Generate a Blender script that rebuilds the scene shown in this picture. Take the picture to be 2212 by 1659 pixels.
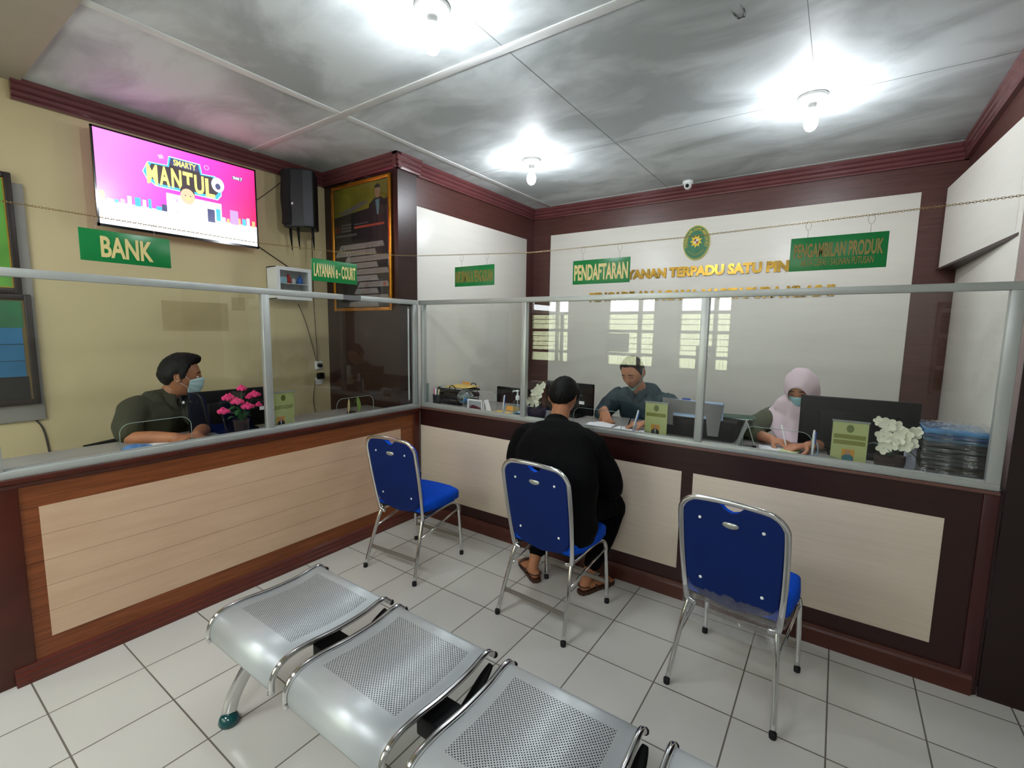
import bpy, bmesh, math, random
import numpy as np
from mathutils import Vector, Matrix, noise as mnoise
R = math.radians
PI = math.pi
random.seed(7)
for o in list(bpy.data.objects):
    bpy.data.objects.remove(o, do_unlink=True)
scene = bpy.context.scene
col = scene.collection

# ---------------------------------------------------------------- camera
cam_d = bpy.data.cameras.new('camera')
cam_d.sensor_fit = 'HORIZONTAL'
cam_d.sensor_width = 36.0
cam_d.lens = 36.0 * 1009.68 / 2212.0
cam_d.clip_start = 0.02
cam = bpy.data.objects.new('camera', cam_d)
col.objects.link(cam)
yaw, pitch, roll = -0.6066924791668767, -0.11586516058264254, 0.014804301020555596
fw = Vector((math.sin(yaw)*math.cos(pitch), math.cos(yaw)*math.cos(pitch), math.sin(pitch)))
rt = Vector((math.cos(yaw), -math.sin(yaw), 0))
up = rt.cross(fw)
rt2 = rt*math.cos(roll) + up*math.sin(roll)
up2 = rt2.cross(fw)
m4 = Matrix((rt2, up2, -fw)).transposed().to_4x4()
m4.translation = Vector((2.832, -2.789, 1.604))
cam.matrix_world = m4
scene.camera = cam

# ---------------------------------------------------------------- world, exposure
world = bpy.data.worlds.new('daylight')
scene.world = world
world.use_nodes = True
wn = world.node_tree.nodes; wl = world.node_tree.links
bg = wn['Background']
bg.inputs[0].default_value = (0.92, 0.97, 1.0, 1)
bg.inputs[1].default_value = 7.0
vs = scene.view_settings
vs.view_transform = 'Standard'; vs.look = 'None'; vs.gamma = 1.0; vs.use_curve_mapping = False
vs.exposure = 1.0
BULB = 165.0          # emission strength of the bulbs
FILL_PANEL = 11.0          # emission strength of the unseen fill panels added in the hall

# ---------------------------------------------------------------- materials
def lin(c):
    if isinstance(c, str):
        c = c.lstrip('#'); c = [int(c[i:i+2], 16)/255 for i in (0, 2, 4)]
        c = [x/12.92 if x <= 0.04045 else ((x+0.055)/1.055)**2.4 for x in c]
    return tuple(c[:3])
MATS = {}
def mat(name, color, rough=0.5, metal=0.0, var=0.06, vscale=6.0, bump=0.0, bscale=80.0, spec=0.5,
        emit=None, estr=0.0, coat=0.0, trans=0.0, ior=1.45, stretch=None, sheen=0.0, alpha=None):
    if name in MATS: return MATS[name]
    m = bpy.data.materials.new(name); m.use_nodes = True
    nt = m.node_tree; N = nt.nodes; L = nt.links
    b = N['Principled BSDF']
    c = lin(color)
    tc = N.new('ShaderNodeTexCoord')
    src = tc.outputs['Object']
    if stretch:
        mp = N.new('ShaderNodeMapping'); mp.inputs['Scale'].default_value = stretch
        L.new(src, mp.inputs[0]); src = mp.outputs[0]
    nz = N.new('ShaderNodeTexNoise'); nz.inputs['Scale'].default_value = vscale; nz.inputs['Detail'].default_value = 5
    L.new(src, nz.inputs['Vector'])
    rp = N.new('ShaderNodeValToRGB')
    rp.color_ramp.elements[0].position = 0.3; rp.color_ramp.elements[1].position = 0.7
    rp.color_ramp.elements[0].color = tuple(max(0, x*(1-var)) for x in c)+(1,)
    rp.color_ramp.elements[1].color = tuple(min(1, x*(1+var)) for x in c)+(1,)
    L.new(nz.outputs['Fac'], rp.inputs[0]); L.new(rp.outputs[0], b.inputs['Base Color'])
    b.inputs['Roughness'].default_value = rough; b.inputs['Metallic'].default_value = metal
    b.inputs['Specular IOR Level'].default_value = spec
    b.inputs['Coat Weight'].default_value = coat
    b.inputs['Transmission Weight'].default_value = trans; b.inputs['IOR'].default_value = ior
    b.inputs['Sheen Weight'].default_value = sheen
    if emit is not None:
        b.inputs['Emission Color'].default_value = lin(emit)+(1,); b.inputs['Emission Strength'].default_value = estr
    if bump:
        n2 = N.new('ShaderNodeTexNoise'); n2.inputs['Scale'].default_value = bscale; n2.inputs['Detail'].default_value = 4
        L.new(src, n2.inputs['Vector'])
        bp = N.new('ShaderNodeBump'); bp.inputs['Strength'].default_value = bump; bp.inputs['Distance'].default_value = 0.01
        L.new(n2.outputs['Fac'], bp.inputs['Height']); L.new(bp.outputs[0], b.inputs['Normal'])
    MATS[name] = m
    return m
def nodes_of(m):
    return m.node_tree.nodes, m.node_tree.links, m.node_tree.nodes['Principled BSDF']
def mixrgb(N, L, fac, a, b, blend='MIX'):
    x = N.new('ShaderNodeMix'); x.data_type = 'RGBA'; x.blend_type = blend
    for k, v in ((0, fac), (6, a), (7, b)):
        if hasattr(v, 'links'): L.new(v, x.inputs[k])
        elif isinstance(v, (int, float)): x.inputs[k].default_value = v
        else: x.inputs[k].default_value = tuple(v)+((1,) if len(v) == 3 else ())
    return x.outputs[2]
def math_n(N, L, op, a, b=None, c=None):
    x = N.new('ShaderNodeMath'); x.operation = op
    for k, v in enumerate((a, b, c)):
        if v is None: continue
        if hasattr(v, 'links'): L.new(v, x.inputs[k])
        else: x.inputs[k].default_value = v
    return x.outputs[0]
def glass_mat(name, tint=(0.93, 0.965, 0.95), rough=0.0, gain=1.0):
    if name in MATS: return MATS[name]
    m = bpy.data.materials.new(name); m.use_nodes = True
    N = m.node_tree.nodes; L = m.node_tree.links
    N.remove(N['Principled BSDF']); out = N['Material Output']
    t = N.new('ShaderNodeBsdfTransparent'); t.inputs[0].default_value = tint+(1,)
    g = N.new('ShaderNodeBsdfGlossy'); g.inputs['Roughness'].default_value = rough; g.inputs[0].default_value = (gain, gain, gain, 1)
    f = N.new('ShaderNodeLayerWeight'); f.inputs[0].default_value = 0.5
    fr = math_n(N, L, 'ADD', math_n(N, L, 'MULTIPLY', math_n(N, L, 'POWER', f.outputs['Facing'], 5.0), 0.95), 0.032)
    mx = N.new('ShaderNodeMixShader')
    L.new(fr, mx.inputs[0]); L.new(t.outputs[0], mx.inputs[1]); L.new(g.outputs[0], mx.inputs[2])
    L.new(mx.outputs[0], out.inputs[0])
    MATS[name] = m; return m
def wood(name, c1, c2, rough=0.4, grain=(1, 1, 1), gs=3.0, coat=0.0, bump=0.05):
    """streaky veneer: noise stretched along the grain"""
    if name in MATS: return MATS[name]
    m = mat(name, c1, rough=rough, coat=coat)
    N, L, b = nodes_of(m)
    tc = N.new('ShaderNodeTexCoord'); mp = N.new('ShaderNodeMapping'); mp.inputs['Scale'].default_value = grain
    L.new(tc.outputs['Object'], mp.inputs[0])
    nz = N.new('ShaderNodeTexNoise'); nz.inputs['Scale'].default_value = gs; nz.inputs['Detail'].default_value = 8; nz.inputs['Roughness'].default_value = 0.65
    L.new(mp.outputs[0], nz.inputs['Vector'])
    rp = N.new('ShaderNodeValToRGB'); rp.color_ramp.elements[0].position = 0.32; rp.color_ramp.elements[1].position = 0.68
    rp.color_ramp.elements[0].color = lin(c1)+(1,); rp.color_ramp.elements[1].color = lin(c2)+(1,)
    L.new(nz.outputs['Fac'], rp.inputs[0]); L.new(rp.outputs[0], b.inputs['Base Color'])
    if bump:
        bp = N.new('ShaderNodeBump'); bp.inputs['Strength'].default_value = bump; bp.inputs['Distance'].default_value = 0.004
        L.new(nz.outputs['Fac'], bp.inputs['Height']); L.new(bp.outputs[0], b.inputs['Normal'])
    return m

# ---------------------------------------------------------------- mesh building
class MB:
    def __init__(s): s.v = []; s.f = []; s.m = []; s.sm = []
    def add(s, vs, fs, mi=0, smooth=False, T=None):
        o = len(s.v)
        if T is not None: vs = [T @ Vector(v) for v in vs]
        s.v += [tuple(v) for v in vs]
        for f in fs:
            s.f.append(tuple(o+i for i in f)); s.m.append(mi); s.sm.append(smooth)
        return s
    def box(s, x0, x1, y0, y1, z0, z1, mi=0, bev=0.0, T=None, seg=2):
        if x0 > x1: x0, x1 = x1, x0
        if y0 > y1: y0, y1 = y1, y0
        if z0 > z1: z0, z1 = z1, z0
        if not bev:
            v = [(x, y, z) for x in (x0, x1) for y in (y0, y1) for z in (z0, z1)]
            f = [(0,1,3,2),(4,6,7,5),(0,4,5,1),(2,3,7,6),(0,2,6,4),(1,5,7,3)]
            return s.add(v, f, mi, False, T)
        bm = bmesh.new(); bmesh.ops.create_cube(bm, size=1)
        for v in bm.verts: v.co = Vector(((x0+x1)/2+v.co.x*(x1-x0), (y0+y1)/2+v.co.y*(y1-y0), (z0+z1)/2+v.co.z*(z1-z0)))
        bmesh.ops.bevel(bm, geom=list(bm.edges), offset=bev, segments=seg, profile=0.5, affect='EDGES')
        s.frombm(bm, mi, True, T); return s
    def frombm(s, bm, mi=0, smooth=False, T=None):
        bm.verts.ensure_lookup_table(); bm.verts.index_update()
        s.add([v.co.copy() for v in bm.verts], [[v.index for v in f.verts] for f in bm.faces], mi, smooth, T)
        bm.free(); return s
    def tube(s, pts, r, n=10, closed=False, mi=0, ry=None, T=None, caps=True, smooth=True):
        pts = [Vector(p) for p in pts]
        k = len(pts)
        rs = r if isinstance(r, (list, tuple)) else [r]*k
        prev = None; V = []; F = []
        for i, p in enumerate(pts):
            a = pts[(i-1) % k] if (closed or i > 0) else p
            b = pts[(i+1) % k] if (closed or i < k-1) else p
            t = (b-a)
            t = t.normalized() if t.length > 1e-9 else Vector((0, 0, 1))
            if prev is None:
                ref = Vector((0, 0, 1)) if abs(t.z) < 0.9 else Vector((1, 0, 0))
                u = t.cross(ref).normalized()
            else:
                u = (prev - t*prev.dot(t)); u = u.normalized() if u.length > 1e-6 else t.orthogonal().normalized()
            prev = u; w = t.cross(u)
            for j in range(n):
                an = 2*PI*j/n
                V.append(p + u*math.cos(an)*rs[i] + w*math.sin(an)*(ry if ry else rs[i]))
        for i in range(k if closed else k-1):
            for j in range(n):
                a = i*n+j; b = i*n+(j+1) % n; c = ((i+1) % k)*n+(j+1) % n; d = ((i+1) % k)*n+j
                F.append((a, b, c, d))
        if not closed and caps:
            F.append(tuple(range(n))[::-1]); F.append(tuple((k-1)*n+j for j in range(n)))
        return s.add(V, F, mi, smooth, T)
    def lathe(s, prof, n=24, center=(0, 0, 0), mi=0, T=None, smooth=True, axis='z'):
        V = []; F = []; k = len(prof)
        for (r, z) in prof:
            for j in range(n):
                a = 2*PI*j/n
                V.append(Vector((r*math.cos(a), r*math.sin(a), z)))
        for i in range(k-1):
            for j in range(n):
                F.append((i*n+j, i*n+(j+1) % n, (i+1)*n+(j+1) % n, (i+1)*n+j))
        if prof[0][0] > 1e-6: F.append(tuple(range(n))[::-1])
        if prof[-1][0] > 1e-6: F.append(tuple((k-1)*n+j for j in range(n)))
        if axis == 'y': V = [Vector((v.x, v.z, -v.y)) for v in V]
        if axis == 'x': V = [Vector((v.z, v.y, -v.x)) for v in V]
        V = [v+Vector(center) for v in V]
        return s.add(V, F, mi, smooth, T)
    def prism(s, poly, d0, d1, plane='xz', mi=0, T=None, smooth=False):
        """poly of 2-D points extruded from d0 to d1 along the third axis"""
        k = len(poly)
        def P(a, b, d):
            return (a, d, b) if plane == 'xz' else ((d, a, b) if plane == 'yz' else (a, b, d))
        V = [P(a, b, d0) for a, b in poly]+[P(a, b, d1) for a, b in poly]
        F = [tuple(range(k))[::-1], tuple(range(k, 2*k))]
        for i in range(k): F.append((i, (i+1) % k, k+(i+1) % k, k+i))
        return s.add(V, F, mi, smooth, T)
    def sphere(s, c, r, n=16, mi=0, T=None):
        rr = r if isinstance(r, (tuple, list)) else (r, r, r)
        V = []; F = []; h = n//2
        V.append((c[0], c[1], c[2]-rr[2]))
        for i in range(1, h):
            a = -PI/2+PI*i/h
            for j in range(n):
                b = 2*PI*j/n
                V.append((c[0]+rr[0]*math.cos(a)*math.cos(b), c[1]+rr[1]*math.cos(a)*math.sin(b), c[2]+rr[2]*math.sin(a)))
        V.append((c[0], c[1], c[2]+rr[2])); top = len(V)-1
        for j in range(n):
            F.append((0, 1+(j+1) % n, 1+j)); F.append((top, top-n+j, top-n+(j+1) % n))
        for i in range(h-2):
            for j in range(n):
                a = 1+i*n+j; b = 1+i*n+(j+1) % n
                F.append((a, b, b+n, a+n))
        return s.add(V, F, mi, True, T)
    def grid(s, fn, nu, nv, mi=0, closeu=False, T=None, flip=False):
        V = [fn(i/(nu if closeu else nu-1), j/(nv-1)) for j in range(nv) for i in range(nu)]
        F = []
        for j in range(nv-1):
            for i in range(nu if closeu else nu-1):
                a = j*nu+i; b = j*nu+(i+1) % nu; c = b+nu; d = a+nu
                F.append((a, d, c, b) if flip else (a, b, c, d))
        return s.add(V, F, mi, True, T)
    def mesh(s, name, mats):
        me = bpy.data.meshes.new(name)
        me.from_pydata(s.v, [], s.f)
        for m in mats: me.materials.append(m)
        me.polygons.foreach_set('material_index', s.m)
        me.polygons.foreach_set('use_smooth', s.sm)
        me.update()
        return me
def obj(name, mb, m, parent=None, loc=None, rot=None):
    mats = m if isinstance(m, (list, tuple)) else [m]
    me = mb.mesh(name, mats) if isinstance(mb, MB) else mb
    if not isinstance(mb, MB):
        for x in mats: me.materials.append(x)
    bm = bmesh.new(); bm.from_mesh(me); bmesh.ops.recalc_face_normals(bm, faces=bm.faces); bm.to_mesh(me); bm.free()
    o = bpy.data.objects.new(name, me); col.objects.link(o)
    if parent: o.parent = parent
    if loc is not None: o.location = loc
    if rot is not None: o.rotation_euler = rot
    return o
def autosmooth(o, ang=35):
    me = o.data
    bm = bmesh.new(); bm.from_mesh(me)
    for f in bm.faces: f.smooth = True
    for e in bm.edges:
        if len(e.link_faces) == 2 and e.calc_face_angle(0) > R(ang): e.smooth = False
        elif len(e.link_faces) != 2: e.smooth = False
    bm.to_mesh(me); bm.free(); return o
def tag(o, label, cat, group=None, kind=None):
    o['label'] = label; o['category'] = cat
    if group: o['group'] = group
    if kind: o['kind'] = kind
    return o
def thing(name, label, cat, loc=(0, 0, 0), rz=0.0, group=None):
    o = bpy.data.objects.new(name, None); col.objects.link(o)
    o.empty_display_size = 0.05
    o.location = loc; o.rotation_euler = (0, 0, rz)
    return tag(o, label, cat, group)
def struct(name, mb, m, parent=None):
    o = obj(name, mb, m, parent)
    if parent is None: o['kind'] = 'structure'
    return o
def copy_tree(o, parent=None):
    c = o.copy(); col.objects.link(c)
    if parent: c.parent = parent
    for ch in list(o.children): copy_tree(ch, c)
    return c
def solidify(me, th):
    pass
TXT = {}
def text_geo(s, w=None, h=None, bold=0.0, ext=0.001, align='CENTER', spacing=1.0):
    """a string as flat solid letters: verts (x right, y up, z out) and faces, fitted to w x h"""
    cu = bpy.data.curves.new('txt', 'FONT'); cu.body = s; cu.size = 1.0
    cu.offset = bold; cu.extrude = 0.5; cu.space_character = spacing; cu.resolution_u = 3
    ob = bpy.data.objects.new('txt', cu); col.objects.link(ob)
    dg = bpy.context.evaluated_depsgraph_get()
    me = bpy.data.meshes.new_from_object(ob.evaluated_get(dg))
    V = np.array([v.co[:] for v in me.vertices]); F = [tuple(p.vertices) for p in me.polygons]
    bpy.data.objects.remove(ob, do_unlink=True); bpy.data.curves.remove(cu); bpy.data.meshes.remove(me)
    mn, mx = V.min(0), V.max(0); sz = mx-mn
    V = V-(mn+mx)/2
    sx = w/sz[0] if w else None; sy = h/sz[1] if h else None
    if sx is None: sx = sy
    if sy is None: sy = sx
    V = V*np.array([sx, sy, ext]); V[:, 2] += ext/2
    return V, F
def put_text(mb, s, c, w=None, h=None, ext=0.001, bold=0.0, face='-y', mi=0, spacing=1.0):
    V, F = text_geo(s, w, h, bold, ext, spacing=spacing)
    c = Vector(c)
    if face == '-y': T = lambda v: Vector((c.x+v[0], c.y-v[2], c.z+v[1]))
    elif face == '+x': T = lambda v: Vector((c.x+v[2], c.y+v[0], c.z+v[1]))
    mb.add([T(v) for v in V], F, mi)
def qbez(p0, p1, p2, n=8):
    p0, p1, p2 = Vector(p0), Vector(p1), Vector(p2)
    return [p0*(1-t)**2+p1*2*t*(1-t)+p2*t*t for t in [i/n for i in range(n+1)]]
def spline(pts, n=6):
    P = [Vector(p) for p in pts]; out = []
    for i in range(len(P)-1):
        p0 = P[max(i-1, 0)]; p1 = P[i]; p2 = P[i+1]; p3 = P[min(i+2, len(P)-1)]
        for k in range(n):
            t = k/n
            out.append(0.5*((2*p1)+(-p0+p2)*t+(2*p0-5*p1+4*p2-p3)*t*t+(-p0+3*p1-3*p2+p3)*t**3))
    out.append(P[-1]); return out
# ================================================================ materials of the room
M_yellow = mat('yellow_paint', '#c6b78e', rough=0.55, var=0.07, vscale=1.6, bump=0.08, bscale=25)
M_white = mat('white_laminate', '#dcd8cf', rough=0.35, var=0.02, vscale=3, stretch=(1, 1, 8))
M_brown = wood('dark_brown_laminate', '#472722', '#58342e', rough=0.38, grain=(0.6, 0.6, 12), gs=6)
M_cornice = mat('maroon_gloss_paint', '#643638', rough=0.25, var=0.1, vscale=4, coat=0.3)
M_alu = mat('aluminium', '#b3b7b4', rough=0.38, metal=0.45, var=0.04, vscale=8, stretch=(1, 1, 1))
M_alu2 = mat('dull_aluminium', '#77797a', rough=0.45, metal=0.7, var=0.05)
M_redwood = wood('red_brown_veneer', '#6c3516', '#8f5028', rough=0.38, grain=(0.7, 0.7, 14), gs=5)
M_redpost = mat('dark_red_varnish', '#4c1c0f', rough=0.35, var=0.2, vscale=5)
M_peach = wood('peach_plank_veneer', '#cba98b', '#d6b698', rough=0.42, grain=(0.8, 0.8, 6), gs=3)
M_cream = wood('cream_laminate', '#d2c3b0', '#dbcdbb', rough=0.42, grain=(0.5, 0.5, 14), gs=5)
M_darkfront = wood('near_black_brown_laminate', '#240c0a', '#341512', rough=0.4, grain=(0.5, 0.5, 12), gs=6)
M_base = mat('reddish_skirting', '#4a2218', rough=0.4, var=0.15)
M_glass = glass_mat('pane_glass', tint=(0.975, 0.985, 0.978))
M_edge = mat('glass_edge', '#8fa39c', rough=0.2, spec=0.8)
M_black = mat('black_plastic', '#080809', rough=0.5, spec=0.2, var=0.1)
M_blackgloss = mat('black_gloss', '#070708', rough=0.12, var=0.1)
M_chrome = mat('chrome', '#d8d8d8', rough=0.1, metal=1.0, var=0.02)
M_whitep = mat('white_plastic', '#e3e6e6', rough=0.35, var=0.02)
M_paper = mat('white_paper', '#eceff2', rough=0.7, var=0.01)
M_gold = mat('gold_sheet', '#b18c3c', rough=0.25, metal=0.85, var=0.45, vscale=9)
M_goldtrim = mat('gold_frame', '#d08a2a', rough=0.25, metal=0.8, var=0.15, vscale=12)

# floor: glossy off-white tiles with dark grout
M_floor = mat('floor_tiles', '#c9c7c0', rough=0.16, var=0.03, vscale=2.5)
N, L, b = nodes_of(M_floor)
tc = N.new('ShaderNodeTexCoord'); mp = N.new('ShaderNodeMapping')
mp.inputs['Location'].default_value = (-0.934+0.33*10, -0.213+0.33*20, 0)
L.new(tc.outputs['Object'], mp.inputs[0])
br = N.new('ShaderNodeTexBrick'); br.offset = 0; br.squash = 1
br.inputs['Scale'].default_value = 1; br.inputs['Brick Width'].default_value = 0.33; br.inputs['Row Height'].default_value = 0.33
br.inputs['Mortar Size'].default_value = 0.0033; br.inputs['Mortar Smooth'].default_value = 0.1
br.inputs['Color1'].default_value = lin('#c6c4bd')+(1,); br.inputs['Color2'].default_value = lin('#cdcbc5')+(1,)
br.inputs['Mortar'].default_value = lin('#574d44')+(1,)
L.new(mp.outputs[0], br.inputs['Vector'])
nz = N.new('ShaderNodeTexNoise'); nz.inputs['Scale'].default_value = 1.8; nz.inputs['Detail'].default_value = 4
L.new(tc.outputs['Object'], nz.inputs['Vector'])
cc = mixrgb(N, L, math_n(N, L, 'MULTIPLY', nz.outputs['Fac'], 0.28), br.outputs['Color'], lin('#a6a6a0'))
L.new(cc, b.inputs['Base Color'])
rr = math_n(N, L, 'ADD', math_n(N, L, 'MULTIPLY', br.outputs['Fac'], 0.5), 0.16)
L.new(rr, b.inputs['Roughness'])
bp = N.new('ShaderNodeBump'); bp.inputs['Strength'].default_value = 0.3; bp.inputs['Distance'].default_value = 0.002
L.new(math_n(N, L, 'SUBTRACT', 1.0, br.outputs['Fac']), bp.inputs['Height']); L.new(bp.outputs[0], b.inputs['Normal'])

# ceiling: off-white board with cloudy grey damp stains
M_ceil = mat('stained_ceiling_board', '#b6b8b6', rough=0.6)
N, L, b = nodes_of(M_ceil)
tc = N.new('ShaderNodeTexCoord'); mp = N.new('ShaderNodeMapping'); mp.inputs['Scale'].default_value = (1.0, 1.7, 1)
mp.inputs['Rotation'].default_value = (0, 0, 0.35)
L.new(tc.outputs['Object'], mp.inputs[0])
nz = N.new('ShaderNodeTexNoise'); nz.inputs['Scale'].default_value = 1.5; nz.inputs['Detail'].default_value = 6; nz.inputs['Roughness'].default_value = 0.55
nz.inputs['Distortion'].default_value = 0.5
L.new(mp.outputs[0], nz.inputs['Vector'])
rp = N.new('ShaderNodeValToRGB'); rp.color_ramp.elements[0].position = 0.38; rp.color_ramp.elements[1].position = 0.6
rp.color_ramp.elements[0].color = lin('#a5abac')+(1,); rp.color_ramp.elements[1].color = lin('#cfd5d7')+(1,)
L.new(nz.outputs['Fac'], rp.inputs[0]); L.new(rp.outputs[0], b.inputs['Base Color'])
M_ceil2 = mat('beige_ceiling_board', '#a59c8c', rough=0.6, var=0.06, vscale=2)
M_batten = mat('ceiling_batten_paint', '#d0d2d1', rough=0.5, var=0.05)
M_seam = mat('dark_board_joint', '#6f726f', rough=0.7)

HC = 2.94; DY = 1.83; XR = 3.48; XL = -1.03; YC = -0.2; XW = -0.10
# ---------------------------------------------------------------- shell
struct('floor', MB().box(-3.3, 4.6, -4.8, 2.0, -0.1, 0), M_floor)
struct('ceiling', MB().box(-3.3, 4.6, -2.09, 2.0, HC, HC+0.1), M_ceil)
struct('ceiling_hall', MB().box(-3.3, 4.6, -4.8, -2.09, HC-0.012, HC+0.1), M_ceil2)['kind'] = 'structure'
wlf = struct('wall_left', MB().box(XL-0.12, XL, -3.0, YC, 0, HC), M_yellow)
M_patch = mat('darker_yellow_paint', '#b3a277', rough=.55, var=.08, vscale=4)
for y0, y1, z0, z1 in ((-1.49, -1.06, 1.56, 1.77), (-1.03, -.93, 1.72, 1.82)):
    obj('paint_patch', MB().box(XL, XL+.0006, y0, y1, z0, z1), M_patch, wlf)
M_hall = mat('pale_grey_hall_paint', '#a3a29c', rough=.6, var=.05, vscale=2)
struct('wall_hall_left', MB().box(-3.4, -3.3, -4.8, -3.0, 0, HC).box(-3.3, XL-0.12, -3.0, -2.9, 0, HC), M_hall)
struct('wall_right', MB().box(4.6, 4.7, -4.8, 0.0, 0, HC), M_hall)
# pillar wall beside the bank booth
M_pil = wood('pillar_dark_laminate', '#27130f', '#331a15', rough=0.36, grain=(0.6, 0.6, 10), gs=5)
struct('wall_pillar', MB().box(XL-0.12, -0.075, YC, 0.0, 0, HC), M_pil)
w = struct('wall_inner', MB().box(-0.22, XW, 0.0, DY, 0, HC), M_brown)
obj('white_panel', MB().box(XW, XW+0.006, 0.004, 1.675, 0.35, 2.60, bev=0.002), M_white, w)
w = struct('wall_back', MB().box(-0.22, 4.6, DY, DY+0.12, 0, HC), M_brown)
obj('white_panel', MB().box(0.125, 3.245, DY-0.006, DY, 0.35, 2.645, bev=0.002), M_white, w)
# right side wall of the office and the dark pier beside the counter end
w = struct('wall_side', MB().box(XR, 4.6, 0.0, DY, 0, HC), M_brown)
obj('white_panel', MB().box(XR-0.006, XR, 0.34, 1.78, 0.35, 2.64, bev=0.002), M_white, w)
M_pier = wood('black_brown_pier_laminate', '#180605', '#220b09', rough=0.45, grain=(0.5, 0.5, 9), gs=5)
obj('pier_facing', MB().box(XR-0.015, 4.6, -0.006, 0.0, 0, HC-0.1), M_pier, w)
obj('grey_end_panel', MB().box(XR-0.004, XR, 0.01, 0.33, 0.35, 2.64), mat('greyish_pink_laminate', '#9a8580', rough=0.4), w)
st = struct('trim_1', MB().prism([(XR-0.0065, 0.42), (XR-0.0065, 1.78), (XR-0.10, 1.78)], 2.085, 2.64, plane='xy'), M_white)
obj('ledge', MB().prism([(XR-0.007, 0.36), (XR-0.007, 1.80), (XR-0.11, 1.80)], 2.070, 2.085, plane='xy'), M_darkfront, st)

# cornices: grooved maroon moulding
def cornice_profile(z0, z1, d):
    """(distance from wall, z) outline with grooves"""
    pts = [(0, z0), (d*0.55, z0), (d*0.62, z0+0.012), (d*0.5, z0+0.018), (d*0.72, z0+0.026), (d*0.72, z0+0.044), (d*0.6, z0+0.050),
           (d*0.86, z0+0.058), (d*0.86, z0+0.078), (d*0.76, z0+0.084), (d, z0+0.092), (d, z1), (0, z1)]
    return pts
def cornice(name, a, b, nrm, d=0.05, z0=2.828):
    a = Vector((a[0], a[1], 0)); b = Vector((b[0], b[1], 0)); n = Vector((nrm[0], nrm[1], 0))
    pr = cornice_profile(z0, HC, d); k = len(pr)
    V = [a+n*p+Vector((0, 0, z)) for p, z in pr]+[b+n*p+Vector((0, 0, z)) for p, z in pr]
    F = [tuple(range(k)), tuple(range(k, 2*k))[::-1]]+[(i, (i+1) % k, k+(i+1) % k, k+i) for i in range(k)]
    return struct(name, MB().add(V, F), M_cornice)
cornice('trim_2', (XL, -2.13), (XL, YC), (1, 0))
cornice('trim_3', (XL, YC), (-0.025, YC), (0, -1))
cornice('trim_4', (-0.075, YC-0.05), (-0.075, 0.02), (1, 0))
cornice('trim_5', (XW, 0.0), (XW, DY), (1, 0), d=0.045)
cornice('trim_6', (XW, DY), (XR, DY), (0, -1))
cornice('trim_7', (XR, 0.0), (XR, DY), (-1, 0))
cornice('trim_8', (XR-0.05, 0.0), (4.6, 0.0), (0, -1))
# ceiling battens and board joints
struct('trim_9', MB().box(0.11, 0.165, -2.09, DY-0.05, HC-0.0045, HC, bev=0.001), M_batten)
struct('trim_10', MB().box(XL+0.05, 4.6, -0.87, -0.815, HC-0.006, HC, bev=0.002), M_batten)
struct('trim_11', MB().box(1.411, 1.4145, -2.09, DY-0.05, HC-0.0008, HC), M_seam)
struct('trim_12', MB().box(-0.05, XR-0.05, 0.503, 0.5065, HC-0.0008, HC), M_seam)
struct('trim_13', MB().box(2.62, 2.623, -0.815, 0.503, HC-0.0008, HC), M_seam)
struct('trim_14', MB().box(-0.05, XR-0.05, DY-0.09, DY-0.086, HC-0.002, HC), M_batten)
# ---------------------------------------------------------------- wall behind the photographer with its windows
WY = -4.6
holes = [(-1.95, -1.10, 1.0, 2.25), (-0.42, 0.44, 1.0, 2.25), (0.76, 1.56, 1.0, 2.25), (3.75, 4.40, 0.9, 2.0)]
mb = MB()
xs = sorted([-3.3, 4.6]+[h[0] for h in holes]+[h[1] for h in holes])
for i in range(len(xs)-1):
    a, b2 = xs[i], xs[i+1]
    hh = [h for h in holes if abs(h[0]-a) < 1e-6 and abs(h[1]-b2) < 1e-6]
    if hh:
        h = hh[0]
        if h[2] > 0: mb.box(a, b2, WY-0.14, WY, 0, h[2])
        mb.box(a, b2, WY-0.14, WY, h[3], HC)
    else: mb.box(a, b2, WY-0.14, WY, 0, HC)
struct('wall_front', mb, M_hall)
M_wframe = mat('white_window_paint', '#9fa09a', rough=0.5)
M_curtain = mat('yellow_green_curtain', '#c6cc98', rough=0.9, var=0.35, vscale=3, stretch=(14, 14, 0.3))
N, L, b = nodes_of(M_curtain)
tr = N.new('ShaderNodeBsdfTranslucent'); tr.inputs[0].default_value = lin('#eef0c8')+(1,)
mx = N.new('ShaderNodeMixShader'); mx.inputs[0].default_value = 0.75
L.new(b.outputs[0], mx.inputs[1]); L.new(tr.outputs[0], mx.inputs[2]); L.new(mx.outputs[0], N['Material Output'].inputs[0])
M_dkcurtain = mat('dark_green_curtain', '#3c5a34', rough=.9, var=.4, vscale=3, stretch=(14, 14, .3))
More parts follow.
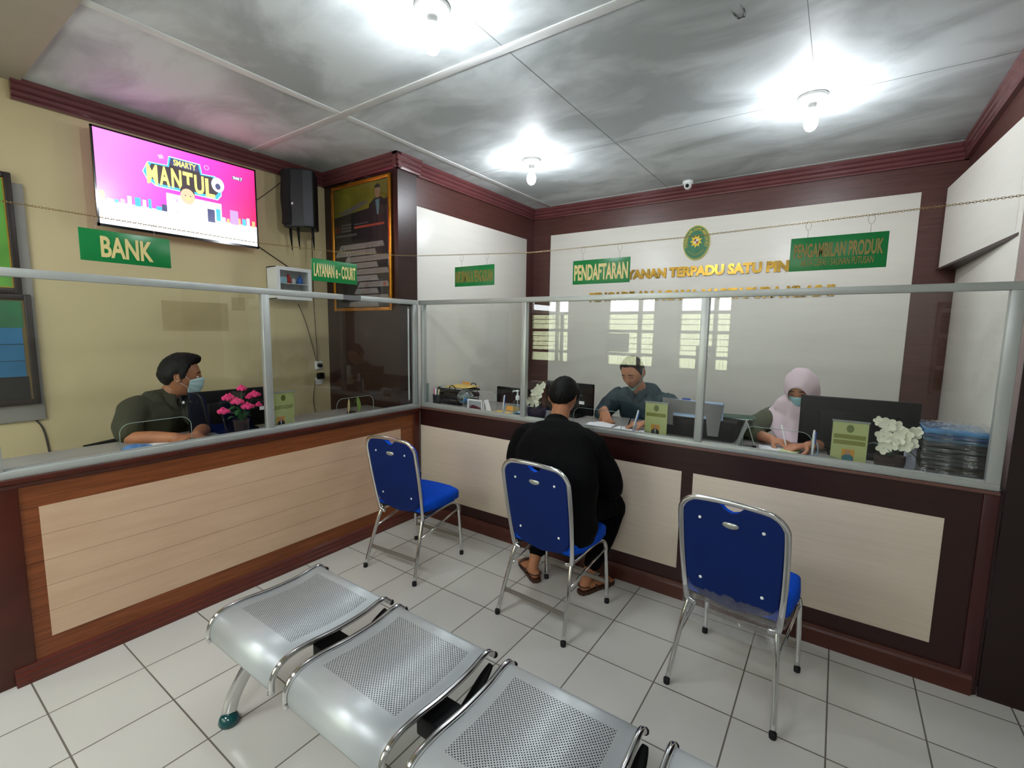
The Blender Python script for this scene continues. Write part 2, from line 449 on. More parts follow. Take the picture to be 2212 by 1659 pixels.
for wi, (x0, x1, z0, z1) in enumerate(holes):
    mb = MB()
    for (a, b2, c, d) in ((x0, x1, z0, z0+.05), (x0, x1, z1-.05, z1), (x0, x0+.05, z0, z1), (x1-.05, x1, z0, z1),
                          (x0, x1, 1.88, 1.93), ((x0+x1)/2+.12, (x0+x1)/2+.18, z0, z1), (x0, x1, 1.20, 1.25), (x0, x1, 1.58, 1.63)):
        mb.box(a, b2, WY-0.09, WY-0.04, c, d)
    st = struct('window_%d' % (wi+1), mb, M_wframe)
    g = MB()
    for z in (1.32, 1.40, 1.50, 1.72, 1.80): g.tube([(x0+.03, WY-0.03, z), (x1-.03, WY-0.03, z)], 0.006, 6)
    obj('grille_bar', g, M_alu2, st)
    obj('curtain', MB().grid(lambda u, v: (x0+.03+u*(x1-x0-.06), WY-0.115+0.012*math.sin(u*95), z0+.03+v*((1.86 if wi < 3 else z1-.03)-z0-.0)), 190, 2), M_curtain if wi < 3 else M_dkcurtain, st)
    if wi == 1: obj('notice_sheet', MB().box(x0+.05, x0+.42, WY-.034, WY-.03, 1.26, 1.57), mat('grey_card', '#4a4a48', rough=.7), st)
    if wi == 2: obj('notice_sheet', MB().box(x0+.3, x0+.56, WY-.034, WY-.03, 1.02, 1.40), mat('grey_card', '#4a4a48', rough=.7), st)
# ---------------------------------------------------------------- right service counter
cr = thing('service_counter', 'long dark brown counter with cream laminate front panels under the wide glass screen', 'counter', (0, 0, 0))
obj('carcass', MB().box(-0.05, 3.462, 0.0, 0.04, 0.0, 0.935).box(-0.05, 3.462, 0.04, 0.60, 0.90, 0.935), M_darkfront, cr)
for x0, x1 in ((-0.045, 2.13), (2.195, 3.287)):
    obj('front_panel', MB().box(x0, x1, -0.004, 0.0, 0.183, 0.786, bev=0.0015), M_cream, cr)
obj('skirting', MB().prism([(-0.024, 0), (0, 0), (0, 0.10), (-0.010, 0.10), (-0.014, 0.085), (-0.022, 0.075)], -0.04, 3.44, plane='yz'), M_base, cr)
obj('edge_strip', MB().box(-0.045, 3.45, -0.014, 0.0, 0.928, 0.944, bev=0.003), mat('brown_edge_moulding', '#6b4a42', rough=.4), cr)
obj('corner_moulding', MB().box(3.40, 3.452, -0.012, 0, 0.0, 0.928, bev=0.004), mat('dark_maroon_moulding', '#3c1717', rough=.35), cr)
obj('worktop', MB().box(-0.07, 3.462, 0.04, 0.62, 0.935, 0.945, bev=0.002), mat('white_worktop_laminate', '#8f8b86', rough=.4), cr)

# left service counter
cl = thing('service_counter', 'red-brown wooden counter with peach plank panel below the bank window', 'counter', (0, 0, 0))
mb = MB().box(-0.073, -0.05, -2.45, -0.02, 0, 0.925).box(-0.45, -0.073, -2.45, -0.21, 0.89, 0.925)
for z in (0.165, 0.287, 0.409, 0.531, 0.653, 0.786):
    mb.box(-0.0505, -0.0494, -2.40, -2.34, z-0.001, z+0.001, 1).box(-0.0505, -0.0494, -0.225, -0.085, z-0.001, z+0.001, 1)
obj('carcass', mb, [M_redwood, M_redpost], cl)
mb = MB(); zb = [0.165, 0.287, 0.409, 0.531, 0.653, 0.786]
for i in range(5): mb.box(-0.05, -0.0478, -2.34, -0.225, zb[i]+0.0008, zb[i+1]-0.0008)
obj('plank_panel', mb, M_peach, cl)
obj('skirting', MB().prism([(-0.05, 0), (-0.012, 0), (-0.012, 0.022), (-0.022, 0.028), (-0.022, 0.045), (-0.034, 0.052), (-0.034, 0.07), (-0.05, 0.08)], -2.47, -0.02, plane='xz'), mat('red_varnished_skirting', '#5a2114', rough=.3, coat=.3, var=.15), cl)
obj('top_moulding', MB().prism([(-0.05, 0.885), (-0.04, 0.89), (-0.034, 0.905), (-0.022, 0.915), (-0.022, 0.932), (-0.05, 0.932)], -2.47, -0.02, plane='xz'), M_redpost, cl)
for y0, y1 in ((-2.55, -2.40), (-0.085, -0.02)):
    obj('corner_post', MB().box(-0.073, -0.040, y0, y1, 0, 0.93, bev=0.003), M_redpost, cl)
obj('worktop', MB().box(-0.50, -0.07, -2.45, -0.21, 0.925, 0.935, bev=0.002), mat('white_worktop_laminate', '#8f8b86', rough=.4), cl)

# ---------------------------------------------------------------- glass screens on the counters
def pane(a0, a1, z0, z1, cut=None, r=0.05):
    pts = [(a0, z1), (a0, z0)]
    if cut:
        c0, c1, cz = cut
        pts += [(c0, z0), (c0, cz-r)]+[(c0+r-r*math.cos(t), cz-r+r*math.sin(t)) for t in [PI/2*k/6 for k in range(1, 7)]]
        pts += [(c1-r+r*math.sin(t), cz-r+r*math.cos(t)) for t in [PI/2*k/6 for k in range(0, 7)]]+[(c1, z0)]
    pts += [(a1, z0), (a1, z1)]
    return pts
gr = thing('glass_screen', 'wide aluminium framed glass screen of three panes on the dark brown counter', 'glass partition', (0, 0, 0.945))
ZB, ZT = 0.945, 1.832
def lz(z): return z-ZB
obj('bottom_rail', MB().box(-0.03, 3.447, -0.006, 0.034, 0.0, 0.030, bev=0.002).box(-0.0, 3.42, 0.004, 0.022, 0.03, 0.038), M_alu, gr)
obj('top_rail', MB().box(-0.06, 3.447, -0.006, 0.034, lz(1.797), lz(1.832), bev=0.002), M_alu, gr)
for x, wd in ((-0.02, 0.03), (0.9925, 0.04), (2.206, 0.042), (3.424, 0.046)):
    obj('post', MB().box(x-wd/2, x+wd/2, -0.005, 0.033, 0.030, lz(1.797), bev=0.002), M_alu, gr)
for a0, a1, cut in ((-0.01, 0.978, (0.42, 0.745, 1.13)), (1.01, 2.19, (1.40, 1.738, 1.092)), (2.223, 3.405, (2.44, 2.76, 1.10))):
    po = pane(a0, a1, 0.032, lz(1.80), (cut[0], cut[1], lz(cut[2])))
    obj('pane', MB().prism(po, 0.010, 0.015, plane='xz'), M_glass, gr)
    obj('pane_edge', MB().tube([(p[0], 0.0125, p[1]) for p in po[2:-2]], 0.0016, 6), M_edge, gr)
gl = thing('glass_screen', 'aluminium framed glass screen of two panes on the red-brown wooden counter', 'glass partition', (-0.05, 0, 0.932))
ZB = 0.932
GLX = (-0.032, 0.006)
obj('bottom_rail', MB().box(*GLX, -2.47, -0.03, 0.0, 0.035, bev=0.002).box(-0.026, -0.008, -2.44, -0.06, 0.035, 0.042), M_alu, gl)
obj('top_rail', MB().box(*GLX, -2.47, -0.735, lz(1.795), lz(1.832), bev=0.002).box(*GLX, -0.585, -0.03, lz(1.795), lz(1.832), bev=0.002), M_alu, gl)
obj('rail_splice', MB().box(GLX[0]+.004, GLX[1]-.006, -0.736, -0.584, lz(1.797), lz(1.830)), M_alu2, gl)
for y, wd in ((-2.452, 0.035), (-1.282, 0.045), (-0.052, 0.04)):
    obj('post', MB().box(GLX[0]+.001, GLX[1]-.001, y-wd/2, y+wd/2, 0.035, lz(1.795), bev=0.002), M_alu, gl)
for a0, a1, cut in ((-2.435, -1.303, (-2.03, -1.715, 1.107)), (-1.261, -0.072, (-0.80, -0.48, 1.092))):
    po = pane(a0, a1, 0.037, lz(1.797), (cut[0], cut[1], lz(cut[2])))
    obj('pane', MB().prism(po, -0.016, -0.011, plane='yz'), M_glass, gl)
    obj('pane_edge', MB().tube([(-0.0135, p[0], p[1]) for p in po[2:-2]], 0.0016, 6), M_edge, gl)
obj('side_channel', MB().box(-0.036, -0.034, -0.165, -0.05, 0.05, lz(1.79)).box(-0.034, -0.020, -0.118, -0.100, 0.07, lz(1.78)), M_alu2, gl)
obj('side_strip', MB().box(-0.020, -0.017, -0.116, -0.104, 0.08, lz(1.76)), M_whitep, gl)

# ---------------------------------------------------------------- stacking chairs
M_blue = mat('royal_blue_fabric', '#0552d6', rough=0.85, var=0.08, vscale=30, bump=0.15, bscale=500, spec=0.2)
M_blueback = mat('deep_blue_back_cover', '#041f5c', rough=0.7, spec=0.25, var=0.12, vscale=5, bump=0.05, bscale=60)
M_foot = mat('black_rubber', '#0c0c0c', rough=0.7)
M_film = glass_mat('clear_plastic_film', tint=(0.86, 0.88, 0.90), rough=0.12)
N, L = M_film.node_tree.nodes, M_film.node_tree.links
nz = N.new('ShaderNodeTexNoise'); nz.inputs['Scale'].default_value = 45; nz.inputs['Detail'].default_value = 3
bp = N.new('ShaderNodeBump'); bp.inputs['Strength'].default_value = 1.0; bp.inputs['Distance'].default_value = 0.02
L.new(nz.outputs['Fac'], bp.inputs['Height'])
for n_ in N:
    if n_.type == 'BSDF_GLOSSY': L.new(bp.outputs[0], n_.inputs['Normal'])
    if n_.type == 'MATH' and n_.operation == 'ADD': n_.inputs[1].default_value = 0.26
def chair(label, loc, rz, film=False):
    t = thing('banquet_chair', label, 'chair', loc, rz, 'blue chairs at the counters')
    # back loop: flattened chrome tube
    def bk(x, s):                     # point on the leaning back plane, s = height along it
        return Vector((x, -0.13-0.20*(s-0.38)/0.52*0.5, s))
    lp = []
    for (x, s) in ((-0.150, .372), (-0.178, .378), (-0.192, .41), (-0.205, .60), (-0.208, .76)): lp.append(bk(x, s))
    for k in range(1, 8):
        a = PI/2*k/8; lp.append(bk(-0.208+0.085*(1-math.cos(a)), .820+0.085*math.sin(a)))
    lp.append(bk(-0.09, .908)); lp.append(bk(0, .911)); lp.append(bk(0.09, .908))
    for k in range(1, 8):
        a = PI/2*(1-k/8); lp.append(bk(0.208-0.085*(1-math.cos(a)), .820+0.085*math.sin(a)))
    for (x, s) in ((0.208, .76), (0.205, .60), (0.192, .41), (0.178, .378), (0.150, .372)): lp.append(bk(x, s))
    obj('back_frame', MB().tube(spline(lp, 3), 0.0095, 10, ry=0.0135), M_chrome, t)
    # padded back with handle notch
    out = []
    hw = 0.1985
    for k in range(9): a = PI/2*k/8; out.append((-hw+0.075*(1-math.sin(a)), .805+.078*math.cos(a)))
    out = out[::-1]                                        # up the left corner
    out = [(-hw+0.075*(1-math.cos(a)), .820+.077*math.sin(a)) for a in [PI/2*k/8 for k in range(9)]]
    out += [(-0.062, .898), (-0.045, .893), (-0.025, .874), (0, .866), (0.025, .874), (0.045, .893), (0.062, .898)]
    out += [(hw-0.075*(1-math.cos(a)), .820+.077*math.sin(a)) for a in [PI/2*(1-k/8) for k in range(9)]]
    out += [(hw-.006, .60), (0.186, .50), (0.165, .455), (0.12, .425), (0.0, .405), (-0.12, .425), (-0.165, .455), (-0.186, .50), (-hw+.006, .60)]
    def pad(d0, d1, inset=0.0, bulge=0.0):
        bm = bmesh.new(); vs = []
        for x, s in out:
            p = bk(x*(1-inset), .64+(s-.64)*(1-inset)); vs.append(bm.verts.new(p+Vector((0, d0, 0))))
        f = bm.faces.new(vs)
        r = bmesh.ops.extrude_face_region(bm, geom=[f])
        ev = [g for g in r['geom'] if isinstance(g, bmesh.types.BMVert)]
        for v in ev: v.co.y += (d1-d0)
        bmesh.ops.recalc_face_normals(bm, faces=bm.faces)
        ed = [e for e in bm.edges if e.calc_face_angle(0) > 1.0]
        bmesh.ops.bevel(bm, geom=ed, offset=0.006, segments=2, profile=.5, affect='EDGES')
        return MB().frombm(bm)
    o = obj('back_cover', pad(-0.006, 0.008), M_blueback, t)
    o = obj('back_cushion', pad(0.008, 0.042, 0.02), M_blue, t)
    for x, s in ((-0.125, .815), (0.125, .815), (-0.125, .52), (0.125, .52)):
        p = bk(x, s); obj('rivet', MB().sphere((p.x, p.y-0.007, p.z), (.007, .003, .007), 10), M_whitep, t)
    p = bk(0.0, .812)
    obj('oval_badge', MB().lathe([(0, -.001), (.034, -.001), (.034, .001), (0, .001)], 24, (0, 0, 0), axis='y', T=Matrix.Translation((p.x, p.y-.0075, p.z)) @ Matrix.Diagonal((.95, .5, .42, 1))), mat('silver_badge', '#b5b8b0', rough=.3, metal=.5), t)
    # seat cushion
    bm = bmesh.new(); pts = []
    for (x, y) in ((-.185, -.135), (.185, -.135), (.212, -.05), (.218, .13), (.20, .235), (.12, .265), (0, .272), (-.12, .265), (-.20, .235), (-.218, .13), (-.212, -.05)):
        pts.append(bm.verts.new((x, y, .425)))
    f = bm.faces.new(pts); r = bmesh.ops.extrude_face_region(bm, geom=[f])
    for v in r['geom']:
        if isinstance(v, bmesh.types.BMVert): v.co.z = .492
    bmesh.ops.recalc_face_normals(bm, faces=bm.faces)
    bmesh.ops.bevel(bm, geom=[e for e in bm.edges if e.calc_face_angle(0) > 1.0 and all(v.co.z > .45 for v in e.verts)], offset=0.028, segments=4, profile=.5, affect='EDGES')
    obj('seat', MB().frombm(bm, smooth=True), M_blue, t)
    obj('seat_board', MB().box(-.19, .19, -.13, .24, .412, .425, bev=.004), M_black, t)
    for s in (-1, 1):
        fl = spline([(s*.178, -.135, .376), (s*.188, -.05, .392), (s*.19, .12, .405), (s*.196, .19, .40), (s*.203, .222, .372), (s*.208, .232, .30), (s*.215, .248, .018)], 5)
        obj('front_leg', MB().tube(fl, .0115, 10), M_chrome, t)
        rl = spline([(s*.182, -.105, .40), (s*.184, -.128, .37), (s*.196, -.165, .27), (s*.218, -.243, .018)], 5)
        obj('rear_leg', MB().tube(rl, .0115, 10), M_chrome, t)
        for (x, y) in ((s*.2155, .2485), (s*.2185, -.2445)):
            obj('foot_cap', MB().lathe([(0.0, 0), (.0135, 0), (.0145, .006), (.0145, .024), (.0125, .026), (0, .026)], 12, (x, y, 0)), M_foot, t)
        obj('brace', MB().tube([(s*.197, -.168, .265), (s*.205, .228, .345)], .007, 8), M_chrome, t)
    M_bar = mat('dull_steel_bar', '#8a837c', rough=.4, metal=.7)
    if not film: obj('rear_stretcher', MB().box(-.205, .205, -.205, -.199, .125, .150), M_bar, t)
    obj('front_stretcher', MB().box(-.205, .205, .234, .240, .125, .150), M_bar, t)
    if film:
        rnd = random.Random(3)
        def fn(u, v):
            x = -.20+.40*u; y = -.148-.012*math.sin(v*PI)+rnd.uniform(-.004, .004); z = .49-.190*v-0.015*math.sin(u*PI)*v
            return (x, y+0.0, z)
        obj('plastic_cover', MB().grid(fn, 26, 10), M_film, t)
        def fn2(u, v): return (-.20+.40*u, -.148+.38*v, .405-.055*math.sin(PI*min(1, (1-v)*1.0+.0))-rnd.uniform(0, .006))
        obj('plastic_underside', MB().grid(fn2, 22, 12), M_film, t)
    return t
chair('blue chair in the corner beside the wooden counter', (.533, -.628, 0), R(4.0))
chair('blue chair on which the person in black sits', (1.592, -.548, 0), R(-3.2))
chair('blue chair with clear plastic film under its seat, in front of the cream panel', (2.549, -.528, 0), R(-6.4), film=True)

# ---------------------------------------------------------------- perforated steel waiting bench
M_seatm = mat('silver_perforated_steel', '#c2c7c9', rough=0.42, metal=0.4, var=0.03, vscale=4)
N, L, b = nodes_of(M_seatm)
tc = N.new('ShaderNodeTexCoord'); sp = N.new('ShaderNodeSeparateXYZ'); L.new(tc.outputs['Object'], sp.inputs[0])
PX = 0.0115
def cell(v, off=0.0): return math_n(N, L, 'SUBTRACT', math_n(N, L, 'FRACT', math_n(N, L, 'ADD', math_n(N, L, 'DIVIDE', v, PX), off)), 0.5)
def dots(off):
    a = cell(sp.outputs[0], off); c = cell(sp.outputs[1], off)
    d = math_n(N, L, 'SQRT', math_n(N, L, 'ADD', math_n(N, L, 'MULTIPLY', a, a), math_n(N, L, 'MULTIPLY', c, c)))
    return math_n(N, L, 'LESS_THAN', d, 0.20)
dd = math_n(N, L, 'MAXIMUM', dots(0.0), dots(0.5))
inx = math_n(N, L, 'LESS_THAN', math_n(N, L, 'ABSOLUTE', sp.outputs[0]), 0.185)
iny = math_n(N, L, 'LESS_THAN', math_n(N, L, 'ABSOLUTE', math_n(N, L, 'SUBTRACT', sp.outputs[1], 0.02)), 0.175)
hole = math_n(N, L, 'MULTIPLY', dd, math_n(N, L, 'MULTIPLY', inx, iny))
tr0 = N.new('ShaderNodeBsdfTransparent'); dk = N.new('ShaderNodeBsdfDiffuse'); dk.inputs[0].default_value = lin('#26282a')+(1,)  # dark colour in the holes stands in for the shade inside them
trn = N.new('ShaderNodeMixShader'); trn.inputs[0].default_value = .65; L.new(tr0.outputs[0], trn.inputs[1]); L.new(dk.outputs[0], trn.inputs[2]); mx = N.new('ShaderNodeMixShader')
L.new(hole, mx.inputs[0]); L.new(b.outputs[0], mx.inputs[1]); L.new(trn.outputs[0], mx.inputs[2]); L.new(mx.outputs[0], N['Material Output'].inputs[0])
bench = thing('waiting_bench', 'silver perforated steel waiting bench with four joined seats and a chrome leg', 'bench', (1.92, -1.76, 0))
P2 = spline([(0, -.262, .318), (0, -.260, .360), (0, -.238, .398), (0, -.195, .419), (0, -.12, .422), (0, 0, .412), (0, .12, .413), (0, .205, .426), (0, .24, .424), (0, .260, .404)], 5)
for i in range(4):
    cx = 1.045+.576*i-1.92
    W = .243
    def fn(u, v, top=True):
        k = v*(len(P2)-1); a = int(min(k, len(P2)-2)); f = k-a; p = P2[a].lerp(P2[a+1], f)
        return (-W+.012+(2*W-.024)*u, p.y, p.z)
    mb = MB().grid(fn, 2, len(P2))
    n0 = len(mb.v)
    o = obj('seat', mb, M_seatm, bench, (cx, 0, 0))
    sd = o.modifiers.new('thickness', 'SOLIDIFY'); sd.thickness = .003; sd.offset = -1
    for s in (-1, 1):
        tp = [Vector((s*W, p.y, p.z+.001)) for p in P2]
        tp = [Vector((s*(W-.012), -.262, .312))]+tp+[Vector((s*W, .277, .392))]
        obj('side_tube', MB().tube(tp, .0105, 10), M_chrome, o)
        obj('end_cap', MB().sphere((s*W, .279, .390), (.012, .012, .012), 10), M_foot, o)
obj('beam', MB().box(-1.10, 1.10, -.03, .03, .315, .365, bev=.006), M_black, bench)
for x in (1.045-.288+.576, 1.045+.288+.576, 1.045+.864+.576):
    xx = x-1.92
    pts = spline([(xx-.03, .235, .385), (xx-.03, .19, .36), (xx-.03, .10, .31), (xx-.02, 0, .30), (xx-.02, -.09, .315)], 5)
    obj('bracket', MB().tube(pts, [.010+.014*math.sin(PI*i/(len(pts)-1)) for i in range(len(pts))], 8, ry=.008), M_black, bench)
    obj('bracket_plate', MB().box(xx-.10, xx+.02, -.07, .045, .30, .372, bev=.006), M_black, bench)
M_teal = mat('teal_plastic_foot', '#0b4a4c', rough=.15, coat=.5)
for lx in (-.93, .93):
    s = -1 if lx < 0 else 1
    front = spline([(lx, .02, .335), (lx+s*.01, -.10, .315), (lx+s*.03, -.18, .23), (lx+s*.055, -.235, .12), (lx+s*.07, -.252, .045)], 6)
    lg = obj('leg', MB().tube(front, .017, 10, ry=.028), M_chrome, bench)
    obj('foot', MB().lathe([(0, 0), (.036, 0), (.04, .012), (.034, .03), (.018, .045), (0, .046)], 20, (lx+s*.07, -.254, 0)), M_teal, lg)
    back = spline([(lx, -.02, .335), (lx+s*.01, .10, .315), (lx+s*.03, .18, .23), (lx+s*.055, .235, .12), (lx+s*.07, .252, .045)], 6)
    lg = obj('leg', MB().tube(back, .017, 10, ry=.028), M_chrome, bench)
    obj('foot', MB().lathe([(0, 0), (.036, 0), (.04, .012), (.034, .03), (.018, .045), (0, .046)], 20, (lx+s*.07, .254, 0)), M_teal, lg)

# ---------------------------------------------------------------- ceiling lamps and added fill panels
def lamp(loc, label, rz=0.0):
    t = thing('ceiling_lamp', label, 'lamp', loc, rz, 'bare bulbs on the ceiling')
    obj('lamp_holder', MB().lathe([(0, 0), (.075, 0), (.074, -.010), (.050, -.028), (.023, -.040), (.021, -.062), (.024, -.066), (.019, -.072), (0, -.072)], 24), mat('grey_lamp_holder', '#8d8c88', rough=.4), t)
    mb = MB().lathe([(0.0135, -.070), (.0135, -.085), (.020, -.098), (.032, -.118), (.0355, -.140), (.033, -.162), (.022, -.180), (.010, -.187), (0, -.188)], 24)
    obj('bulb', mb, M_bulb, t)
    obj('wire', MB().tube([(-.05, 0, -.002), (-.03, .025, -.004), (.02, .028, -.003), (.06, .008, -.002)], .002, 6), M_alu2, t)
    return t
def add_fill_panel(loc, label):  # unseen panel behind the camera, added to brighten the room
    t = thing('fill_light_panel', label, 'lamp', loc, 0, None)
    obj('tray', MB().box(-.60, .60, -.30, .30, -.03, 0, bev=.004), M_whitep, t)
    obj('diffuser', MB().box(-.57, .57, -.27, .27, -.034, -.0305), mat('fill_light_diffuser', '#ffffff', emit=(.93, .97, 1.0), estr=FILL_PANEL), t)
add_fill_panel((.6, -3.75, HC-.012), 'unseen fill light panel added on the hall ceiling behind the benches, television side')
add_fill_panel((3.0, -3.75, HC-.012), 'unseen fill light panel added on the hall ceiling behind the benches, far from the television')
M_bulb = mat('glowing_bulb', '#ffffff', rough=.4, emit=(0.90, 0.95, 1.0), estr=BULB)
lamp((.725, .475, HC), 'bare white bulb at the centre of the ceiling, furthest from the television')
lamp((2.605, .48, HC), 'bare bulb above the woman in the pink headscarf')
lamp((1.33, -1.25, HC), 'bare bulb at the top edge over the open floor, nearest the benches')
# ---------------------------------------------------------------- hanging signs on a chain
M_green = mat('green_sign_board', '#0d7a3c', rough=.3, var=.06)
M_letter = mat('cream_gold_letters', '#dcc98a', rough=.35)
M_letterdull = mat('dull_gold_letters', '#8b7a35', rough=.4)
M_wire = mat('thin_wire', '#a8a49a', rough=.4, metal=.6)
M_chain = mat('brass_chain', '#a38c5c', rough=.3, metal=.8)
chain_pts = [(-.05, -2.95, 2.13), (-.05, -2.36, 2.101), (-.05, -2.05, 2.098), (-.05, -1.30, 2.094), (-.05, -.80, 2.117), (-.05, -.2, 2.17), (-.045, -.005, 2.193),
             (1.03, 0, 2.134), (2.06, 0, 2.137), (2.67, 0, 2.151), (3.22, 0, 2.165), (3.475, 0, 2.178)]
def chain_z(x, y):
    if y < -.01:
        ps = [(p[1], p[2]) for p in chain_pts[:7]]; a = y
    else:
        ps = [(p[0], p[2]) for p in chain_pts[6:]]; a = x
    for i in range(len(ps)-1):
        if ps[i][0] <= a <= ps[i+1][0]:
            t = (a-ps[i][0])/(ps[i+1][0]-ps[i][0]); return ps[i][1]*(1-t)+ps[i+1][1]*t
    return ps[-1][1]
mb = MB(); d = 0; step = .0105
for i in range(len(chain_pts)-1):
    a, b2 = Vector(chain_pts[i]), Vector(chain_pts[i+1]); Ls = (b2-a).length; n = max(1, int(Ls/step)); t = (b2-a).normalized()
    for k in range(n):
        c = a.lerp(b2, (k+.5)/n); d += 1
        s1 = t.cross(Vector((0, 0, 1))).normalized(); s2 = t.cross(s1)
        w = s1 if d % 2 else s2
        mb.tube([c+t*.0078*math.cos(q)+w*.0042*math.sin(q) for q in [2*PI*j/8 for j in range(8)]], .0011, 4, closed=True)
tag(obj('hanging_chain', mb, M_chain), 'thin brass chain strung above both glass screens, carrying the green signs', 'chain')
def sign(name_label, c, w, h, axis, lines, mt, hooks=.32):
    """axis x: faces -y, axis y: faces +x"""
    t = thing('hanging_sign', name_label, 'sign', c, 0, None)
    th = .004
    if axis == 'x': obj('board', MB().box(-w/2, w/2, -th/2, th/2, -h/2, h/2, bev=.0012), M_green, t)
    else: obj('board', MB().box(-th/2, th/2, -w/2, w/2, -h/2, h/2, bev=.0012), M_green, t)
    mb = MB()
    for s, zc, tw, tht, bold in lines:
        if axis == 'x': put_text(mb, s, (0, -th/2, zc), tw, tht, .002, bold, '-y')
        else: put_text(mb, s, (th/2, 0, zc), tw, tht, .002, bold, '+x')
    obj('lettering', mb, mt, t)
    for s in (-1, 1):
        p = Vector((s*w*hooks, 0, h/2)) if axis == 'x' else Vector((0, s*w*hooks, h/2))
        top = chain_z(c[0]+p.x, c[1]+p.y)-c[2]
        u = Vector((1, 0, 0)) if axis == 'x' else Vector((0, 1, 0))
        mid = Vector((p.x, p.y, h/2+(top-h/2)*.45)); rr = (top-h/2)*.275
        ctr = Vector((p.x, p.y, top-rr+.003))
        mb = MB().tube([p-Vector((0, 0, .006)), mid], .0011, 5)
        mb.tube([ctr+u*rr*.6*math.sin(q)+Vector((0, 0, rr*math.cos(q))) for q in [2*PI*j/12 for j in range(12)]], .0011, 5, closed=True)
        obj('hook', mb, M_wire, t)
    return t
sign('green BANK sign hanging under the television', (-.05, -1.943, 1.967), .357, .146, 'y', [('BANK', -.002, .205, .098, .028)], M_letter)
sign('green LAYANAN e-COURT sign hanging in front of the gold framed poster', (-.05, -.791, 1.98), .352, .146, 'y', [('LAYANAN e - COURT', 0, .325, .088, .026)], M_letter)
sign('green INFORMASI & PENGADUAN sign hanging before the white side wall', (.533, 0, 2.003), .384, .150, 'x', [('INFORMASI & PENGADUAN', -.003, .362, .088, .025)], M_letterdull)
sign('green PENDAFTARAN sign hanging over the corner of the gold wall letters', (1.563, 0, 1.978), .388, .152, 'x', [('PENDAFTARAN', -.002, .365, .100, .032)], M_letter)
sign('green PENGAMBILAN PRODUK sign, the one nearest the right-hand wall', (2.79, 0, 1.997), .388, .162, 'x',
     [('PENGAMBILAN PRODUK', .016, .355, .070, .03), ('AKTA CERAI / SALINAN PUTUSAN', -.042, .29, .034, .006)], M_letterdull)

# ---------------------------------------------------------------- gold letters and emblem on the back wall
for s, xc, zc, w, h in (('PELAYANAN TERPADU SATU PINTU', 1.690, 2.170, 1.80, .094), ('PENGADILAN AGAMA MARTAPURA KLAS II', 1.697, 1.957, 2.15, .094)):
    mb = MB(); put_text(mb, s, (0, 0, 0), w, h, .012, .055, '-y')
    t = obj('wall_lettering', mb, M_gold, None, (xc, DY-.0065, zc))
    tag(t, 'raised gold letters reading %s on the white back wall' % s, 'lettering')
em = thing('emblem', 'oval green and yellow emblem with a sun on the white back wall', 'emblem', (1.683, DY-.0065, 2.425))
E1 = mat('emblem_yellow', '#cfc04a', rough=.4); E2 = mat('emblem_green', '#1c6b45', rough=.35); E3 = mat('emblem_sun_yellow', '#e6c21f', rough=.4)
E4 = mat('emblem_red', '#8a3b34', rough=.5); E5 = mat('emblem_white', '#d8d8c8', rough=.5)
def ell(a, c, n=48, z0=0): return [(a*math.cos(2*PI*i/n), z0+c*math.sin(2*PI*i/n)) for i in range(n)]
mb = MB().prism(ell(.118, .156), -.010, 0, mi=0).prism(ell(.113, .150), -.0115, -.01, mi=1).prism(ell(.109, .146), -.0125, -.0115, mi=0).prism(ell(.107, .143), -.0135, -.0125, mi=1)
obj('plaque', mb, [E1, E2], em)
ring = [(.080*math.sin(a), .012+.098*math.cos(a)) for a in [R(-118)+R(236)*i/40 for i in range(41)]]
obj('inner_ring', MB().tube([(x, -.0145, z) for x, z in ring], .0017, 6), E1, em)
obj('ribbon', MB().tube([(.084*math.sin(a), -.0145, -.016-.093*math.cos(a)) for a in [R(-60)+R(120)*i/24 for i in range(25)]], .0045, 6, ry=.0018), E3, em)
obj('ribbon_band', MB().tube([(.060*math.sin(a), -.0145, -.012-.070*math.cos(a)) for a in [R(-48)+R(96)*i/20 for i in range(21)]], .003, 6, ry=.0016), mat('emblem_olive', '#7f9a4a'), em)
star = []
for i in range(9):
    a = 2*PI*i/9+.1; star += [(.032*math.sin(a), .012+.036*math.cos(a)), (.056*math.sin(a+.42), .012+.060*math.cos(a+.42))]
obj('sun', MB().prism(star, -.0165, -.0135), E3, em)
mb = MB().prism(ell(.021, .024, 24, .012), -.018, -.0165, mi=0)
mb.prism([(0, .012), (.019, .012), (.019, .028), (0, .034)], -.0188, -.018, mi=1).prism([(-.019, -.004), (0, -.01), (0, .012), (-.019, .012)], -.0188, -.018, mi=1)
obj('shield', mb, [E4, E5], em)
mb = MB()
for i, ch in enumerate('PENGADILAN AGAMA MARTAPURA'):
    if ch == ' ': continue
    a = R(-108)+R(216)*i/25
    V, F = text_geo(ch, None, .017, .01, .0015)
    c = Vector((.0945*math.sin(a), -.0135, .003+.122*math.cos(a)*1.0))
    ca, sa = math.cos(a), math.sin(a)
    mb.add([(c.x+v[0]*ca+v[1]*sa, c.y-v[2], c.z-v[0]*sa+v[1]*ca) for v in V], F)
obj('rim_lettering', mb, E3, em)

